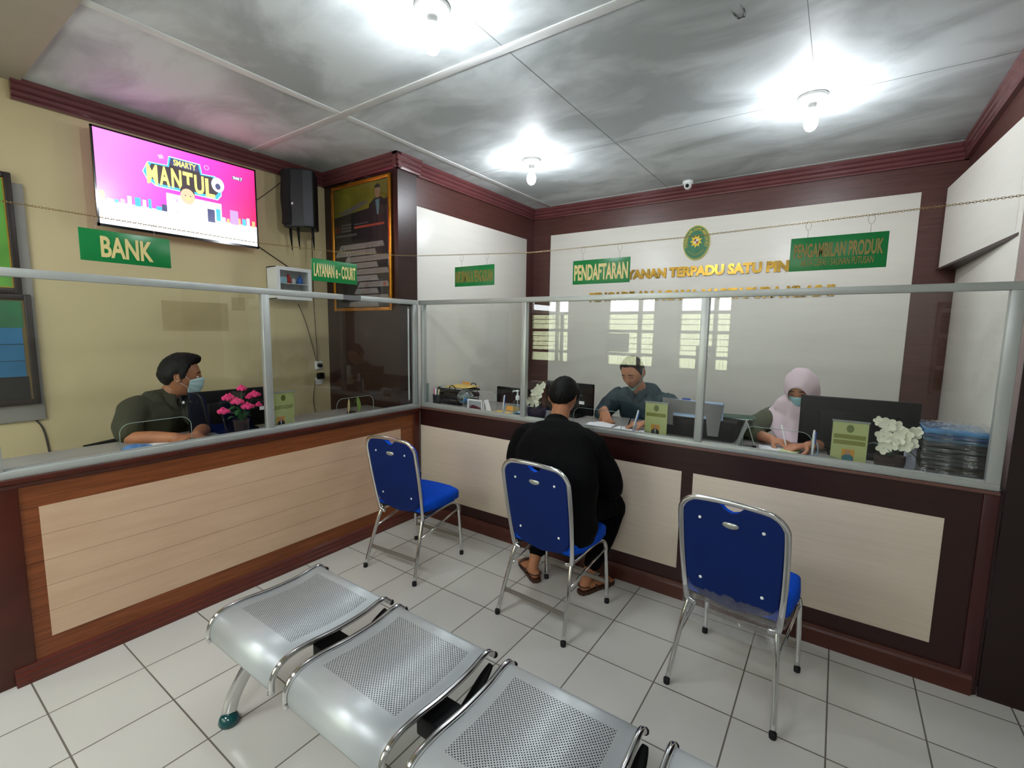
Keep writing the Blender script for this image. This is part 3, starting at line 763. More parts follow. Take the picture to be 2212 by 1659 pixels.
# ---------------------------------------------------------------- television
tv = thing('television', 'flat television showing a pink game show title, high on the yellow wall', 'television', (-.93, -1.338, 2.492))
TW, TH = .968, .587
obj('back_shell', MB().box(-.045, -.006, -TW/2+.02, TW/2-.02, -TH/2+.02, TH/2-.02, bev=.01).box(-.0995, -.04, -.16, .16, -.12, .12), M_black, tv)
mb = MB().box(-.012, .004, -TW/2, TW/2, TH/2-.010, TH/2).box(-.012, .004, -TW/2, TW/2, -TH/2, -TH/2+.016).box(-.012, .004, -TW/2, -TW/2+.010, -TH/2, TH/2).box(-.012, .004, TW/2-.010, TW/2, -TH/2, TH/2)
obj('bezel', mb, M_blackgloss, tv)
def emi(name, c, s=1.0):
    if name in MATS: return MATS[name]
    m = bpy.data.materials.new(name); m.use_nodes = True; N = m.node_tree.nodes; L = m.node_tree.links
    b = N['Principled BSDF']; b.inputs['Base Color'].default_value = (0.01, .01, .01, 1); b.inputs['Roughness'].default_value = .2
    b.inputs['Emission Color'].default_value = lin(c)+(1,); b.inputs['Emission Strength'].default_value = s
    tc = N.new('ShaderNodeTexCoord'); nz = N.new('ShaderNodeTexNoise'); nz.inputs['Scale'].default_value = 3
    L.new(tc.outputs['Object'], nz.inputs['Vector'])
    L.new(mixrgb(N, L, math_n(N, L, 'MULTIPLY', nz.outputs['Fac'], .12), lin(c)+(1,), (1, 1, 1, 1)), b.inputs['Emission Color'])
    MATS[name] = m; return m
scr = emi('screen_magenta', '#ff2fb0', 1.0)
N, L, b = nodes_of(scr)
tc = N.new('ShaderNodeTexCoord'); sp = N.new('ShaderNodeSeparateXYZ'); L.new(tc.outputs['Object'], sp.inputs[0])
rp = N.new('ShaderNodeValToRGB'); e = rp.color_ramp.elements
e[0].position = 0; e[0].color = lin('#ff7cf4')+(1,); e[1].position = 1; e[1].color = lin('#f80f58')+(1,)
x = e.new(.45); x.color = lin('#ff45bb')+(1,)
f = math_n(N, L, 'ADD', math_n(N, L, 'MULTIPLY', sp.outputs[1], 1.0), .5)
f = math_n(N, L, 'SUBTRACT', f, math_n(N, L, 'MULTIPLY', sp.outputs[2], .5))
L.new(f, rp.inputs[0]); L.new(rp.outputs[0], b.inputs['Emission Color'])
SM = [scr, emi('screen_white', '#ffffff', 1.15), emi('screen_blue', '#16a6e0', .9), emi('screen_navy', '#3a3f78', .6), emi('screen_yellow', '#ffe860', 1.1),
      emi('screen_orange', '#ffa05a', .9), emi('screen_skin', '#eeb08c', .9), emi('screen_dark', '#3c2a34', .5), emi('screen_pink', '#ff9ad8', 1.0), emi('screen_purple', '#a980d0', .9), emi('screen_cream', '#fff7cf', 1.05)]
mb = MB()
LG = False
def Y_(s): return ((.502+(s-.565)*1.10 if LG else s)-.5)*(TW-.02)
def Z_(t): return (t-.5)*(TH-.026)+.003
def sr(s0, s1, t0, t1, mi, k): mb.box(k*.0002, k*.0002+.0004, Y_(s0), Y_(s1), Z_(t0), Z_(t1), mi)
def sp_(pts, mi, k): mb.prism([(Y_(a), Z_(c)) for a, c in pts], k*.0002, k*.0002+.0004, plane='yz', mi=mi)
def sc_(s, t, r, mi, k, ry=None, n=24): mb.prism([(Y_(s)+r*math.cos(2*PI*i/n), Z_(t)+(ry or r)*math.sin(2*PI*i/n)) for i in range(n)], k*.0002, k*.0002+.0004, plane='yz', mi=mi)
sr(0, 1, 0, 1, 0, 0)
sr(0, 1, 0, .26, 1, 1)
rnd = random.Random(5)
for i in range(26):
    s = i/26+rnd.uniform(0, .01)
    if .45 < s < .68: continue
    sr(s, s+rnd.uniform(.018, .034), .25, .28+rnd.uniform(0, .09), rnd.choice([5, 2, 9, 1, 8, 3, 5]), 2)
sr(.38, .74, .22, .47, 1, 3)
for s0, s1, t0, t1, mi in ((.44, .49, .26, .42, 9), (.64, .69, .22, .38, 3), (.70, .73, .25, .40, 2), (.80, .86, .24, .42, 9)): sr(s0, s1, t0, t1, mi, 4)
LG = True
main = [(.335, .66), (.365, .78), (.47, .79), (.48, .90), (.66, .90), (.67, .79), (.75, .80), (.79, .72), (.785, .57), (.76, .51), (.40, .52), (.355, .58)]
sp_(main, 1, 5); sp_([((a-.56)*.985+.56, (c-.70)*.955+.70) for a, c in main], 2, 6); sp_([((a-.56)*.90+.56, (c-.70)*.80+.70) for a, c in main], 7, 7)
sp_([(.49, .80), (.49, .885), (.65, .885), (.65, .80)], 3, 8)
put_text(mb, 'SMARTY', (.0018, Y_(.57), Z_(.842)), .135, .040, .0004, .02, '+x', 4)
for i, ch in enumerate('MANTUL'):
    put_text(mb, ch, (.0018+.00005*i, Y_(.385+.066*i), Z_(.655-.006*(i-2)**2/3)), .060, .125, .0004, .03, '+x', 4)
sc_(.765, .70, .042, 1, 9, .05)
sc_(.765, .68, .018, 3, 10, .022)
sc_(.70, .88, .016, 8, 5); sc_(.70, .88, .012, 0, 6)
sp_([(.42, .88), (.445, .90), (.455, .86), (.43, .84)], 8, 5)
sc_(.575, .33, .07, 1, 11, .085); sc_(.575, .225, .066, 10, 12, .03)
sc_(.575, .52, .044, 7, 12, .056); sc_(.575, .475, .044, 6, 13, .052)
sc_(.562, .485, .005, 7, 14, .003); sc_(.592, .485, .005, 7, 14, .003); sc_(.577, .452, .014, 4, 14, .008)
LG = False
sr(.83, .905, .82, .865, 3, 2); put_text(mb, 'TRANS', (.0010, Y_(.858), Z_(.843)), .045, .018, .0004, .01, '+x', 1); put_text(mb, '7', (.0010, Y_(.896), Z_(.843)), .012, .022, .0004, .02, '+x', 1)
obj('screen', mb, SM, tv)

# ---------------------------------------------------------------- loudspeaker in the corner
spk = thing('loudspeaker', 'black loudspeaker hung in the corner beside the television', 'loudspeaker', (-.868, -.520, 2.395), R(38))
M_grille = mat('black_speaker_grille', '#0a0a0a', rough=.8, bump=.5, bscale=220)
poly = [(-.115, -.10), (-.04, -.125), (.06, -.125), (.13, -.09), (.10, .10), (-.08, .10)]
mb = MB().prism(poly, 0, .45, plane='xy')
o = obj('cabinet', mb, mat('dark_blue_black_plastic', '#10161b', rough=.42), spk)
bv = o.modifiers.new('bevel', 'BEVEL'); bv.width = .012; bv.segments = 3; bv.limit_method = 'ANGLE'
def grf(u, v):
    x = -.112+.085*u; y = -.112-.012*u-.02*math.sin(u*PI); z = .02+.41*v
    return (x-.006+.004*math.sin(v*9), y, z)
obj('grille', MB().grid(grf, 8, 20), M_grille, spk)
obj('maker_badge', MB().box(-.03, -.018, -.134, -.128, .17, .185), M_whitep, spk)
for x, y in ((-.085, -.03), (-.005, -.08), (.10, -.05)):
    obj('bracket_prong', MB().tube([(x, y, .02), (x, y, -.03), (x+.008, y, -.17)], [.010, .012, .003], 8), M_black, spk)

# ---------------------------------------------------------------- first-aid cabinet
ca = thing('wall_cabinet', 'small white glass-fronted cabinet with bottles on the yellow wall', 'cabinet', (-1.03, -.60, 1.822))
mb = MB().box(0, .145, -.150, -.142, 0, .26).box(0, .145, .142, .150, 0, .26).box(0, .145, -.15, .15, 0, .008).box(0, .145, -.15, .15, .252, .26).box(0, .006, -.15, .15, 0, .26)
obj('case', mb, M_whitep, ca)
mb = MB().box(.146, .154, -.15, -.122, 0, .26).box(.146, .154, .122, .15, 0, .26).box(.146, .154, -.122, .122, 0, .028).box(.146, .154, -.122, .122, .232, .26)
dr = obj('door', mb, M_whitep, ca); obj('door_glass', MB().box(.148, .151, -.122, .122, .028, .232), M_glass, dr)
obj('shelf', MB().box(.01, .14, -.14, .14, .128, .132), M_whitep, ca)
for lb, y, c, h, r in (('pale blue box inside the wall cabinet', -.08, '#8fc4d6', .05, .035), ('red bottle inside the wall cabinet', -.015, '#b3202c', .075, .02), ('white jar inside the wall cabinet', .03, '#d9d9d6', .045, .018), ('blue bottle inside the wall cabinet', .085, '#1f63b5', .07, .024)):
    b_ = MB()
    if 'box' in lb: b_.box(-r, r, -r, r, 0, h, bev=.003)
    else: b_.lathe([(0, 0), (r, 0), (r, h*.7), (r*.4, h*.85), (r*.4, h), (0, h)], 16)
    tag(obj('medicine_box' if 'box' in lb else ('jar' if 'jar' in lb else 'medicine_bottle'), b_, mat(lb.replace(' ', '_'), c, rough=.3), None, (-.945, -.60+y, 1.9545)), lb, 'box' if 'box' in lb else 'bottle')
tag(obj('medicine_box', MB().box(-.04, .04, -.09, .09, 0, .04, bev=.002).box(-.035, .035, -.05, .07, .041, .07), mat('grey_carton', '#8e8a8c'), None, (-.95, -.60, 1.831)), 'grey cartons on the lower shelf of the wall cabinet', 'box')

# ---------------------------------------------------------------- gold framed poster on the dark pillar wall
po = thing('framed_poster', 'tall gold framed poster with stacked grey lines on the dark pillar wall', 'poster', (-.520, YC-.004, 2.274))
PW, PH = .765, 1.062
mb = MB()
for (x0, x1, z0, z1) in ((-PW/2, -PW/2+.028, -PH/2, PH/2), (PW/2-.028, PW/2, -PH/2, PH/2), (-PW/2+.028, PW/2-.028, -PH/2, -PH/2+.028), (-PW/2+.028, PW/2-.028, PH/2-.028, PH/2)): mb.box(x0, x1, -.022, 0, z0, z1, bev=.006)
obj('frame', mb, M_goldtrim, po)
PM = [mat('poster_dark', '#23201f', rough=.5), mat('poster_olive', '#6f6a1e', rough=.5, var=.3, vscale=4), mat('poster_grey_band', '#8d8480', rough=.5, var=.05), mat('poster_red', '#a8442f'), mat('poster_text_grey', '#5c5654'), mat('poster_teal', '#5f7f86'), mat('poster_skin', '#8d6f58')]
mb = MB().box(-PW/2+.02, PW/2-.02, -.010, -.004, -PH/2+.02, PH/2-.02, 0)
def pr_(x0, x1, z0, z1, mi, k=1): mb.box(x0, x1, -.010-.0006*k, -.010-.0006*(k-1), z0, z1, mi)
mb.prism([(-.35, .50), (.35, .50), (.35, .36), (.10, .30), (-.35, .27)], -.0106, -.010, mi=1)
mb.prism([(-.30, .30), (.02, .36), (.10, .36), (.10, .345), (-.20, .275)], -.0112, -.0106, mi=4)
mb.prism([(.10, .20), (.12, .33), (.19, .37), (.27, .37), (.345, .31), (.345, .20)], -.0115, -.0106, mi=0)
mb.prism([(.225+.033*math.cos(a), .415+.05*math.sin(a)) for a in [2*PI*i/20 for i in range(20)]], -.012, -.0106, mi=6)
mb.prism([(.225+.036*math.cos(a), .445+.03*math.sin(a)) for a in [PI*i/10 for i in range(11)]], -.0125, -.012, mi=0)
mb.prism([(.20, .355), (.25, .355), (.235, .24), (.215, .24)], -.012, -.0115, mi=5)
put_text(mb, '11', (-.31, -.0106, .165), .05, .05, .0006, .02, '-y', 3)
for i, z in enumerate((.19, .165, .14)): pr_(-.26, -.12, z, z+.014, 4)
pr_(-.34, -.05, .10, .118, 4); pr_(-.08, .10, .185, .195, 4); pr_(-.08, .30, .155, .172, 3)
zz = .03
for i in range(10):
    x0 = [-.30, -.35, -.22, -.34, -.20, -.20, -.05, -.10, -.18, -.18][i]; x1 = [.30, .20, .35, .22, .35, .22, .35, .22, .35, .22][i]
    mb.prism([(x0, zz-.043), (x1+.0, zz-.043), (x1-.02, zz), (x0+.03, zz)], -.0112, -.010, mi=2)
    for q in (.014, .026): mb.box(x0+.09, x1-.09, -.0116, -.0112, zz-q-.002, zz-q, 4)
    if i in (0, 1, 3, 7, 8): mb.box(x0+.045, x0+.07, -.0118, -.0112, zz-.034, zz-.010, 5)
    if i in (6,): mb.box(x1-.07, x1-.045, -.0118, -.0112, zz-.036, zz-.010, 3)
    zz -= .0535
obj('print', mb, PM, po)
obj('cover_glass', MB().box(-PW/2+.022, PW/2-.022, -.017, -.015, -PH/2+.022, PH/2-.022), glass_mat('picture_glass', (.97, .97, .97)), po)
obj('hanging_string', MB().tube([(-.18, -.01, PH/2-.005), (.0, -.008, PH/2+.045)], .0012, 5).tube([(.0, -.008, PH/2+.045), (.16, -.01, PH/2-.005)], .0012, 5), M_wire, po)

# ---------------------------------------------------------------- pictures at the left end of the yellow wall
M_bf = mat('dark_picture_frame', '#2a211c', rough=.45, var=.1)
tag(obj('backing_board', MB().box(0, .014, -.60, 0, 0, 1.345, bev=.002), mat('pale_grey_board', '#8f8c86', rough=.6, var=.08), None, (XL+.0012, -2.118, 1.032)), 'pale grey board behind the two dark framed pictures on the yellow wall', 'board')
def picture(label, y1, z0, z1, mats, parts_, dx):
    t = thing('framed_picture', label, 'picture', (XL+dx, y1, z0))
    h = z1-z0; w = .52
    mb = MB()
    for (a, b2, c, d_) in ((-w, -w+.03, 0, h), (-.03, 0, 0, h), (-w+.03, -.03, 0, .03), (-w+.03, -.03, h-.03, h)): mb.box(0, .022, a, b2, c, d_, bev=.004)
    obj('frame', mb, M_bf, t)
    mb = MB().box(.002, .008, -w+.02, -.02, .02, h-.02, 0)
    for k, (a, b2, c, d_, mi) in enumerate(parts_): mb.box(.008+.0005*k, .0086+.0005*k, a, b2, c*h, d_*h, mi)
    obj('print', mb, mats, t)
    return t
c1 = [mat('picture_gold', '#b08a2e'), mat('picture_leaf_green', '#5fa03c', var=.2), mat('picture_pale', '#b9c2b8'), mat('picture_dark_green', '#2f6b3c')]
picture('dark framed picture with a green border, upper of the two on the yellow wall', -2.165, 1.765, 2.424, c1, [(-.49, -.036, .055, .945, 1), (-.44, -.085, .14, .86, 3), (-.44, -.095, .15, .62, 2)], .0145)
c2 = [mat('picture_olive_edge', '#6a5a34'), mat('picture_green_head', '#2f6a45', var=.25), mat('picture_blue', '#2c6a92', var=.15), mat('picture_black', '#24241f', var=.2)]
picture('dark framed picture with blue panels, lower of the two on the yellow wall', -2.134, 1.130, 1.762, c2, [(-.49, -.040, .70, .94, 1), (-.49, -.048, .26, .70, 2), (-.49, -.040, .05, .26, 3), (-.49, -.048, .40, .405, 3), (-.49, -.048, .55, .555, 3)], .0145)

# ---------------------------------------------------------------- cables, sockets, camera on the ceiling
M_cable = mat('dark_cable', '#3a332b', rough=.6)
tag(obj('power_cable', MB().tube([(XL+.02, -.95, 2.26), (XL+.006, -.813, 2.235), (XL+.006, -.541, 2.086)], .004, 6), M_cable), 'dark cable running from the television down to the wall cabinet', 'cable')
tag(obj('speaker_cable', MB().tube(spline([(XL+.03, -.86, 2.56), (XL+.006, -.792, 2.60), (XL+.006, -.68, 2.70), (XL+.02, -.58, 2.80)], 5), .003, 6), M_cable), 'thin cable looping from the television up to the loudspeaker', 'cable')
tag(obj('power_cable', MB().tube(spline([(XL+.006, -.34, 2.38), (XL+.006, -.343, 1.90), (XL+.006, -.335, 1.60), (XL+.012, -.325, 1.29)], 6), .0032, 6), M_cable), 'dark cable hanging beside the pillar down to the wall sockets', 'cable')
tag(obj('power_cable', MB().tube(spline([(XL+.006, -.49, 1.80), (XL+.006, -.42, 1.62), (XL+.012, -.34, 1.30)], 6), .0032, 6), M_cable), 'dark cable slanting from under the wall cabinet to the sockets', 'cable')
sk = thing('wall_socket', 'white power sockets with plugs low on the yellow wall beside the pillar', 'socket', (XL, -.315, 1.08))
obj('cover', MB().box(0, .012, -.035, .035, .14, .215, bev=.004).box(0, .012, -.035, .035, .0, .07, bev=.004), M_whitep, sk)
obj('plug', MB().lathe([(0, 0), (.020, 0), (.018, .03), (0, .03)], 14, (.012, 0, .178), axis='x'), M_black, sk)
obj('adapter', MB().box(.012, .05, -.03, .03, .055, .11, bev=.006), M_black, sk)
tag(obj('power_cable', MB().tube(spline([(XL+.02, -.36, 1.12), (XL+.01, -.38, .95), (XL+.01, -.36, .80), (XL+.01, -.34, .5)], 6), .003, 6), M_cable), 'dark cable dropping below the wall sockets', 'cable')
tag(obj('power_cable', MB().tube(spline([(XL+.004, -2.16, 1.03), (XL+.006, -2.13, .95), (XL+.006, -2.11, .7)], 5), .005, 6), M_cable), 'dark cable below the framed pictures at the left edge', 'cable')
cc_ = thing('dome_camera', 'white dome camera on the ceiling near the back wall', 'camera', (1.62, 1.66, HC))
obj('base', MB().lathe([(0, 0), (.045, 0), (.045, -.022), (.036, -.028), (0, -.028)], 24), M_whitep, cc_)
obj('eyeball', MB().sphere((0, 0, -.040), (.033, .033, .033), 20), M_whitep, cc_)
obj('lens', MB().lathe([(0, 0), (.016, 0), (.014, .012), (0, .012)], 16, (.004, -.038, -.048), axis='y', T=None), M_blackgloss, cc_)
tag(obj('ceiling_wire', MB().tube([(2.36, -.52, HC-.001), (2.37, -.47, HC-.001), (2.40, -.47, HC-.001), (2.40, -.53, HC-.001)], .004, 5), M_seam), 'small dark hook-shaped wire on the ceiling near the top edge', 'mark')  # small bent ceiling wire, drawn as a dark tube
# ---------------------------------------------------------------- things on the right counter top
ZD = .9455
def T_(loc, rz=0): return Matrix.Translation(loc) @ Matrix.Rotation(rz, 4, 'Z')
M_card = mat('pale_yellow_green_card', '#c3c887', rough=.5)
M_olive = mat('olive_print', '#8c8c3c', rough=.5); M_olive2 = mat('olive_round_print', '#6f7a34', rough=.5, var=.2, vscale=60)
M_orange = mat('orange_photo_ground', '#dd9a2c', rough=.5); M_suit = mat('dark_suit_print', '#2f3428', rough=.6); M_skinp = mat('printed_skin', '#b98a70', rough=.6); M_teal2 = mat('teal_dress_print', '#3d7d8c', rough=.6); M_shirt = mat('shirt_print', '#c9ccc2')
M_hill = mat('grey_green_print', '#97a47a', rough=.5)
M_acr = glass_mat('clear_acrylic', (.96, .97, .97))
def card(label, loc, rz, w, h, bands, suit, text=None):
    t = thing('card_stand', label, 'card stand', loc, rz)
    obj('acrylic_holder', MB().box(-w/2-.004, w/2+.004, -.004, -.002, 0, h+.010).box(-w/2-.004, w/2+.004, -.004, .045, 0, .003), M_acr, t)
    obj('top_edge', MB().box(-w/2-.004, w/2+.004, -.005, .002, h+.002, h+.011), mat('grey_acrylic_edge', '#8f9492', rough=.2), t)
    mb = MB().box(-w/2, w/2, -.001, .001, .004, h, 0)
    y = -.0012
    mb.prism([(.016*math.cos(a), h*.86+.020*math.sin(a)) for a in [2*PI*i/20 for i in range(20)]], y-.0004, y, mi=2)
    z = h*.72
    for k in range(bands): mb.box(-w/2+.008, w/2-.008, y-.0004, y, z-.022-.03*k, z-.03*k, 1)
    px = 0 if text is None else -.02
    mb.box(px-.027, px+.025, y-.0004, y, .018, .082, 3)
    mb.prism([(px-.026, .018), (px+.024, .018), (px+.022, .045), (px+.008, .056), (px-.010, .056), (px-.024, .045)], y-.0008, y-.0004, mi=4)
    mb.prism([(px-.001+.010*math.cos(a), .066+.013*math.sin(a)) for a in [2*PI*i/14 for i in range(14)]], y-.0012, y-.0008, mi=5)
    if suit == 4: mb.prism([(px-.006, .052), (px+.004, .052), (px, .022)], y-.0012, y-.0008, mi=6)
    mb.prism([(-w/2, .006), (w/2, .006), (.01, .016), (-w/2+.02, .034), (-w/2, .04)], y-.0003, y, mi=7)
    if text: put_text(mb, text, (0, y, h*.60), w*.9, .024, .0005, .02, '-y', 2)
    obj('card', mb, [M_card, M_olive, M_olive2, M_orange, M_suit if suit == 4 else M_teal2, M_skinp, M_shirt, M_hill], t)
card('yellow-green card stand showing a man in a suit, in front of the printer', (1.934, .085, ZD), 0, .138, .215, 1, 4)
card('yellow-green card stand showing a woman in blue, in front of the large monitor', (2.915, .085, ZD), 0, .148, .218, 2, 5)
card('yellow-green E-COURT card stand behind the left glass screen', (-.125, -1.155, .9355), R(90), .148, .235, 0, 4, 'LOKET E-COURT')

def monitor(label, loc, rz, w, h, z0, tilt=0.0, sticker=None, desk=ZD):
    t = thing('computer_monitor', label, 'monitor', loc, rz)
    z0 -= loc[2]
    # front of the monitor looks along +y, its back faces the room
    bd = obj('housing', MB().box(-w/2, w/2, -.018, .012, z0, z0+h, bev=.006).box(-w/2+.09, w/2-.09, -.040, -.016, z0+.05, z0+h-.07, bev=.012), M_black, t)
    obj('screen', MB().box(-w/2+.012, w/2-.012, .0122, .014, z0+.02, z0+h-.012), M_blackgloss, t)
    obj('stand_neck', MB().box(-.035, .035, -.035, -.01, .01, z0+.12, bev=.005), M_black, t)
    obj('stand_foot', MB().box(-.12, .12, -.09, .09, 0, .012, bev=.004), M_black, t)
    if sticker:
        obj('sticker', MB().box(sticker[0]-.022, sticker[0]+.022, -.0425, -.0405, sticker[1]-loc[2]-.012, sticker[1]-loc[2]+.012), M_whitep, t)
    obj('maker_mark', MB().box(sticker[0]-.03 if sticker else .1, sticker[0]+.012 if sticker else .16, -.0412, -.0402, z0+h*.62, z0+h*.62+.006), mat('dull_silver_print', '#55585a'), t)
    return t
monitor('large black monitor seen from behind, hiding half of the woman in the headscarf', (2.945, .36, ZD), R(3), .53, .292, .965)
monitor('black monitor behind the customer, with a white sticker on its back', (1.14, .44, ZD), R(-2), .42, .24, .962, sticker=(.13, 1.06))
monitor('black monitor in the bank booth behind the pink flowers', (-.345, -1.37, .9355), R(86), .49, .252, .945, sticker=(.17, 1.06))

# printer with paper support
pt = thing('printer', 'black printer with grey paper rest and pale blue sheets behind a glass post', 'printer', (2.13, .38, ZD))
obj('body', MB().box(-.235, .235, -.16, .16, 0, .125, bev=.015), M_black, pt)
mb = MB().prism([(-.20, .24), (-.185, .07), (-.125, .07), (-.13, .155), (.07, .150), (.085, .03), (.145, .03), (.165, .225)], -.172, -.164)
obj('paper_rest', mb, mat('grey_plastic', '#7d7b7c', rough=.5), pt)
obj('paper_stack', MB().box(-.20, .165, -.163, -.150, .13, .236).box(-.20, .165, -.165, -.145, .214, .232), mat('pale_blue_paper', '#b4cdf0', rough=.6), pt)
obj('slider', MB().box(-.08, -.03, -.16, -.15, .236, .246, bev=.002), mat('blue_plastic', '#1f3fa8', rough=.4), pt)
obj('usb_port', MB().box(-.215, -.20, -.163, -.158, .02, .035), M_whitep, pt)
for i in range(4):
    tag(obj('paper_sheet', MB().box(-.10, .10, -.07, .07, 0, .0012), [mat('green_folder_card', '#1d4a38'), M_paper, mat('pale_green_card', '#9fc9bc'), mat('green_folder_card', '#1d4a38')][i], None, (2.31+.012*i, .42, ZD+.1262+.003*i), (0, R(0), R(-14+9*i))),
        ['dark green folder at the bottom of the pile on the printer', 'white sheet in the pile on the printer', 'pale green sheet in the pile on the printer', 'dark green folder on top of the pile on the printer'][i], 'paper')
# tent calendar
tcx = thing('desk_calendar', 'grey tent-shaped desk calendar between the printer and the writing woman', 'calendar', (2.435, .17, ZD), R(12))
obj('leaf', MB().prism([(-.052, 0), (-.049, 0), (.002, .145), (-.002, .147)], -.07, .07, plane='xz'), mat('grey_leaf', '#8a8f8c', rough=.6), tcx)
obj('leaf', MB().prism([(.049, 0), (.052, 0), (.002, .147), (-.001, .145)], -.07, .07, plane='xz'), mat('light_leaf', '#b5bab6', rough=.6), tcx)
obj('black_block', MB().box(.03, .048, -.09, -.072, 0, .03), M_black, tcx)

M_pen = mat('clear_blue_plastic', '#7fb4d8', rough=.25); M_penb = mat('blue_pen_base', '#2257b8', rough=.35)
def penstand(label, x, y=.07, lean=.03):
    t = thing('pen_stand', label, 'pen', (x, y, ZD))
    obj('base', MB().lathe([(0, 0), (.032, 0), (.030, .008), (.014, .022), (.006, .03), (0, .03)], 18), M_penb, t)
    obj('pen', MB().tube([(0, 0, .025), (lean*.4, 0, .08), (lean*.9, .0, .14), (lean, 0, .163)], [.003, .0065, .0065, .004], 8), M_whitep, t)
    obj('clip', MB().tube([(lean*.6+.009, -.004, .09), (lean+.008, -.004, .155)], .0028, 6), M_penb, t)
    obj('cord', MB().tube(spline([(.01, 0, .02), (.022, 0, .05), (.018, 0, .09), (lean*.7, 0, .11)], 5), .0025, 6), M_pen, t)
penstand('white pen in a blue stand in front of the man in the teal shirt', 1.795)
penstand('blue pen stand in front of the large monitor, beside the card with a woman', 2.765, lean=.0)
penstand('pen in a blue stand near the hand sanitiser', .768, lean=.012)

# orchids
M_petal = mat('cream_petal', '#e6e6d2', rough=.6, var=.03); M_leafg = mat('grey_green_leaf', '#4c6357', rough=.5, var=.2); M_pot = mat('dark_woven_pot', '#2c1c12', rough=.7, var=.3, vscale=40, bump=.6, bscale=90)
M_stem = mat('dark_stem', '#3b3a28', rough=.7)
def petal(mb, c, n, r, ang):
    """one rounded orchid petal, slightly cupped"""
    n = Vector(n).normalized(); u = n.orthogonal().normalized(); w = n.cross(u)
    d = u*math.cos(ang)+w*math.sin(ang); e_ = n.cross(d)
    def fn(a, v):
        rr = r*v; t = a*2*PI
        p = Vector(c)+d*(r*.62+rr*.62*math.cos(t))+e_*(rr*.52*math.sin(t))
        return tuple(p+n*(.25*r*((p-Vector(c)).length/r)**2-.002))
    mb.grid(fn, 10, 4, closeu=True)
def blossom(mb, c, n, r, k=5, off=0.0):
    for i in range(k): petal(mb, c, n, r, off+2*PI*i/k)
    mb.sphere(tuple(Vector(c)+Vector(n).normalized()*.003), r*.16, 8)
def orchid(label, loc, flowers, potr, poth, lm):
    t = thing('potted_orchid', label, 'plant', loc)
    obj('pot', MB().lathe([(0, 0), (potr*.86, 0), (potr, poth*.5), (potr*1.02, poth), (potr*.9, poth), (potr*.88, poth*.85), (0, poth*.85)], 24), M_pot, t)
    mb = MB()
    top = Vector(flowers[-1][0])+Vector((.0, .01, .02))
    mb.tube(spline([(0, 0, poth*.8), (flowers[0][0][0]*.3, .01, poth+.06), tuple(Vector(flowers[len(flowers)//2][0])+Vector((0, .015, 0))), tuple(top)], 6), .003, 6)
    obj('stem', mb, M_stem, t)
    for i, (c, r) in enumerate(flowers):
        b_ = MB(); rnd = random.Random(i*7+3)
        n = (rnd.uniform(-.5, .4), -1, rnd.uniform(-.15, .45))
        blossom(b_, c, n, r*.86, 5, rnd.uniform(0, 1)); obj('blossom', b_, M_petal, t)
    for a, ln, dz in lm:
        b_ = MB()
        def fn(u, v):
            s = (u-.5)*2*.022*math.sin(PI*min(.98, .12+v*.88)); dd = Vector((math.cos(a), math.sin(a), 0)); pp = dd.cross(Vector((0, 0, 1)))
            p = dd*ln*v+pp*s+Vector((0, 0, poth*.85+.05*math.sin(PI*v*.8)+dz*v+abs(u-.5)*.012))
            return tuple(p)
        obj('leaf', b_.grid(fn, 5, 10), M_leafg, t)
orchid('white orchid in a dark pot in front of the large monitor at the right end', (3.083, .135, ZD),
       [((-.055, -.01, .235), .024), ((-.022, -.02, .222), .036), ((.012, -.01, .210), .034), ((-.035, -.03, .165), .036), ((.0, -.04, .135), .034), ((-.03, -.04, .11), .032), ((.045, -.03, .180), .036), ((.075, -.02, .190), .034), ((.09, -.01, .20), .026), ((.05, -.04, .135), .034), ((.02, -.04, .16), .032), ((.075, -.035, .145), .028)],
       .062, .068, [(2.9, .10, .01), (-.3, .10, -.01), (-1.7, .05, 0)])
orchid('white orchid in a dark bowl, half hidden by the customer', (1.03, .135, ZD),
       [((.055, 0, .255), .028), ((.02, -.01, .235), .030), ((.045, -.02, .215), .028), ((.0, -.03, .205), .032), ((-.012, -.03, .175), .032), ((.035, -.03, .185), .030), ((.02, -.04, .155), .030), ((-.03, -.04, .145), .026), ((-.052, -.04, .125), .026), ((-.01, -.045, .12), .028), ((.03, -.045, .125), .025)],
       .070, .085, [(3.0, .08, .0), (1.5, .05, 0)])

# stack of document folders in plastic at the right end
fcol = ['#2a2c28', '#3a3222', '#22241f', '#4a4438', '#1f211f', '#2c3a34', '#1d2423', '#33617a', '#1c4f86', '#2a86b8']
fname = ['black', 'brown', 'charcoal', 'taupe', 'black', 'green-grey', 'charcoal', 'slate blue', 'deep blue', 'bright blue']
z = ZD
ordn = ['lowest', 'second from the bottom', 'third from the bottom', 'fourth from the bottom', 'fifth from the bottom', 'fifth from the top', 'fourth from the top', 'third from the top', 'second from the top', 'topmost']
for i in range(10):
    h = [.026, .022, .026, .018, .024, .02, .026, .018, .02, .018][i]
    r_ = random.Random(i)
    o = obj('document_folder', MB().box(-.115, .115, -.15, .15, 0, h-.002, bev=.005), mat('folder_%s' % fname[i].replace(' ', '_').replace('-', '_')+str(i), fcol[i], rough=.35, var=.3, vscale=8), None, (3.322+r_.uniform(-.008, .006), .27+r_.uniform(-.01, .01), z+.001), (0, 0, R(r_.uniform(-3, 3))))
    tag(o, '%s document folder, %s of the stack by the right-hand wall' % (fname[i], ordn[i]), 'folder', 'document folders stacked at the right end of the counter')
    z += h
rn = random.Random(11)
M_film2 = glass_mat('crinkled_film', (.90, .92, .96), rough=.15, gain=1.0)
N, L = M_film2.node_tree.nodes, M_film2.node_tree.links
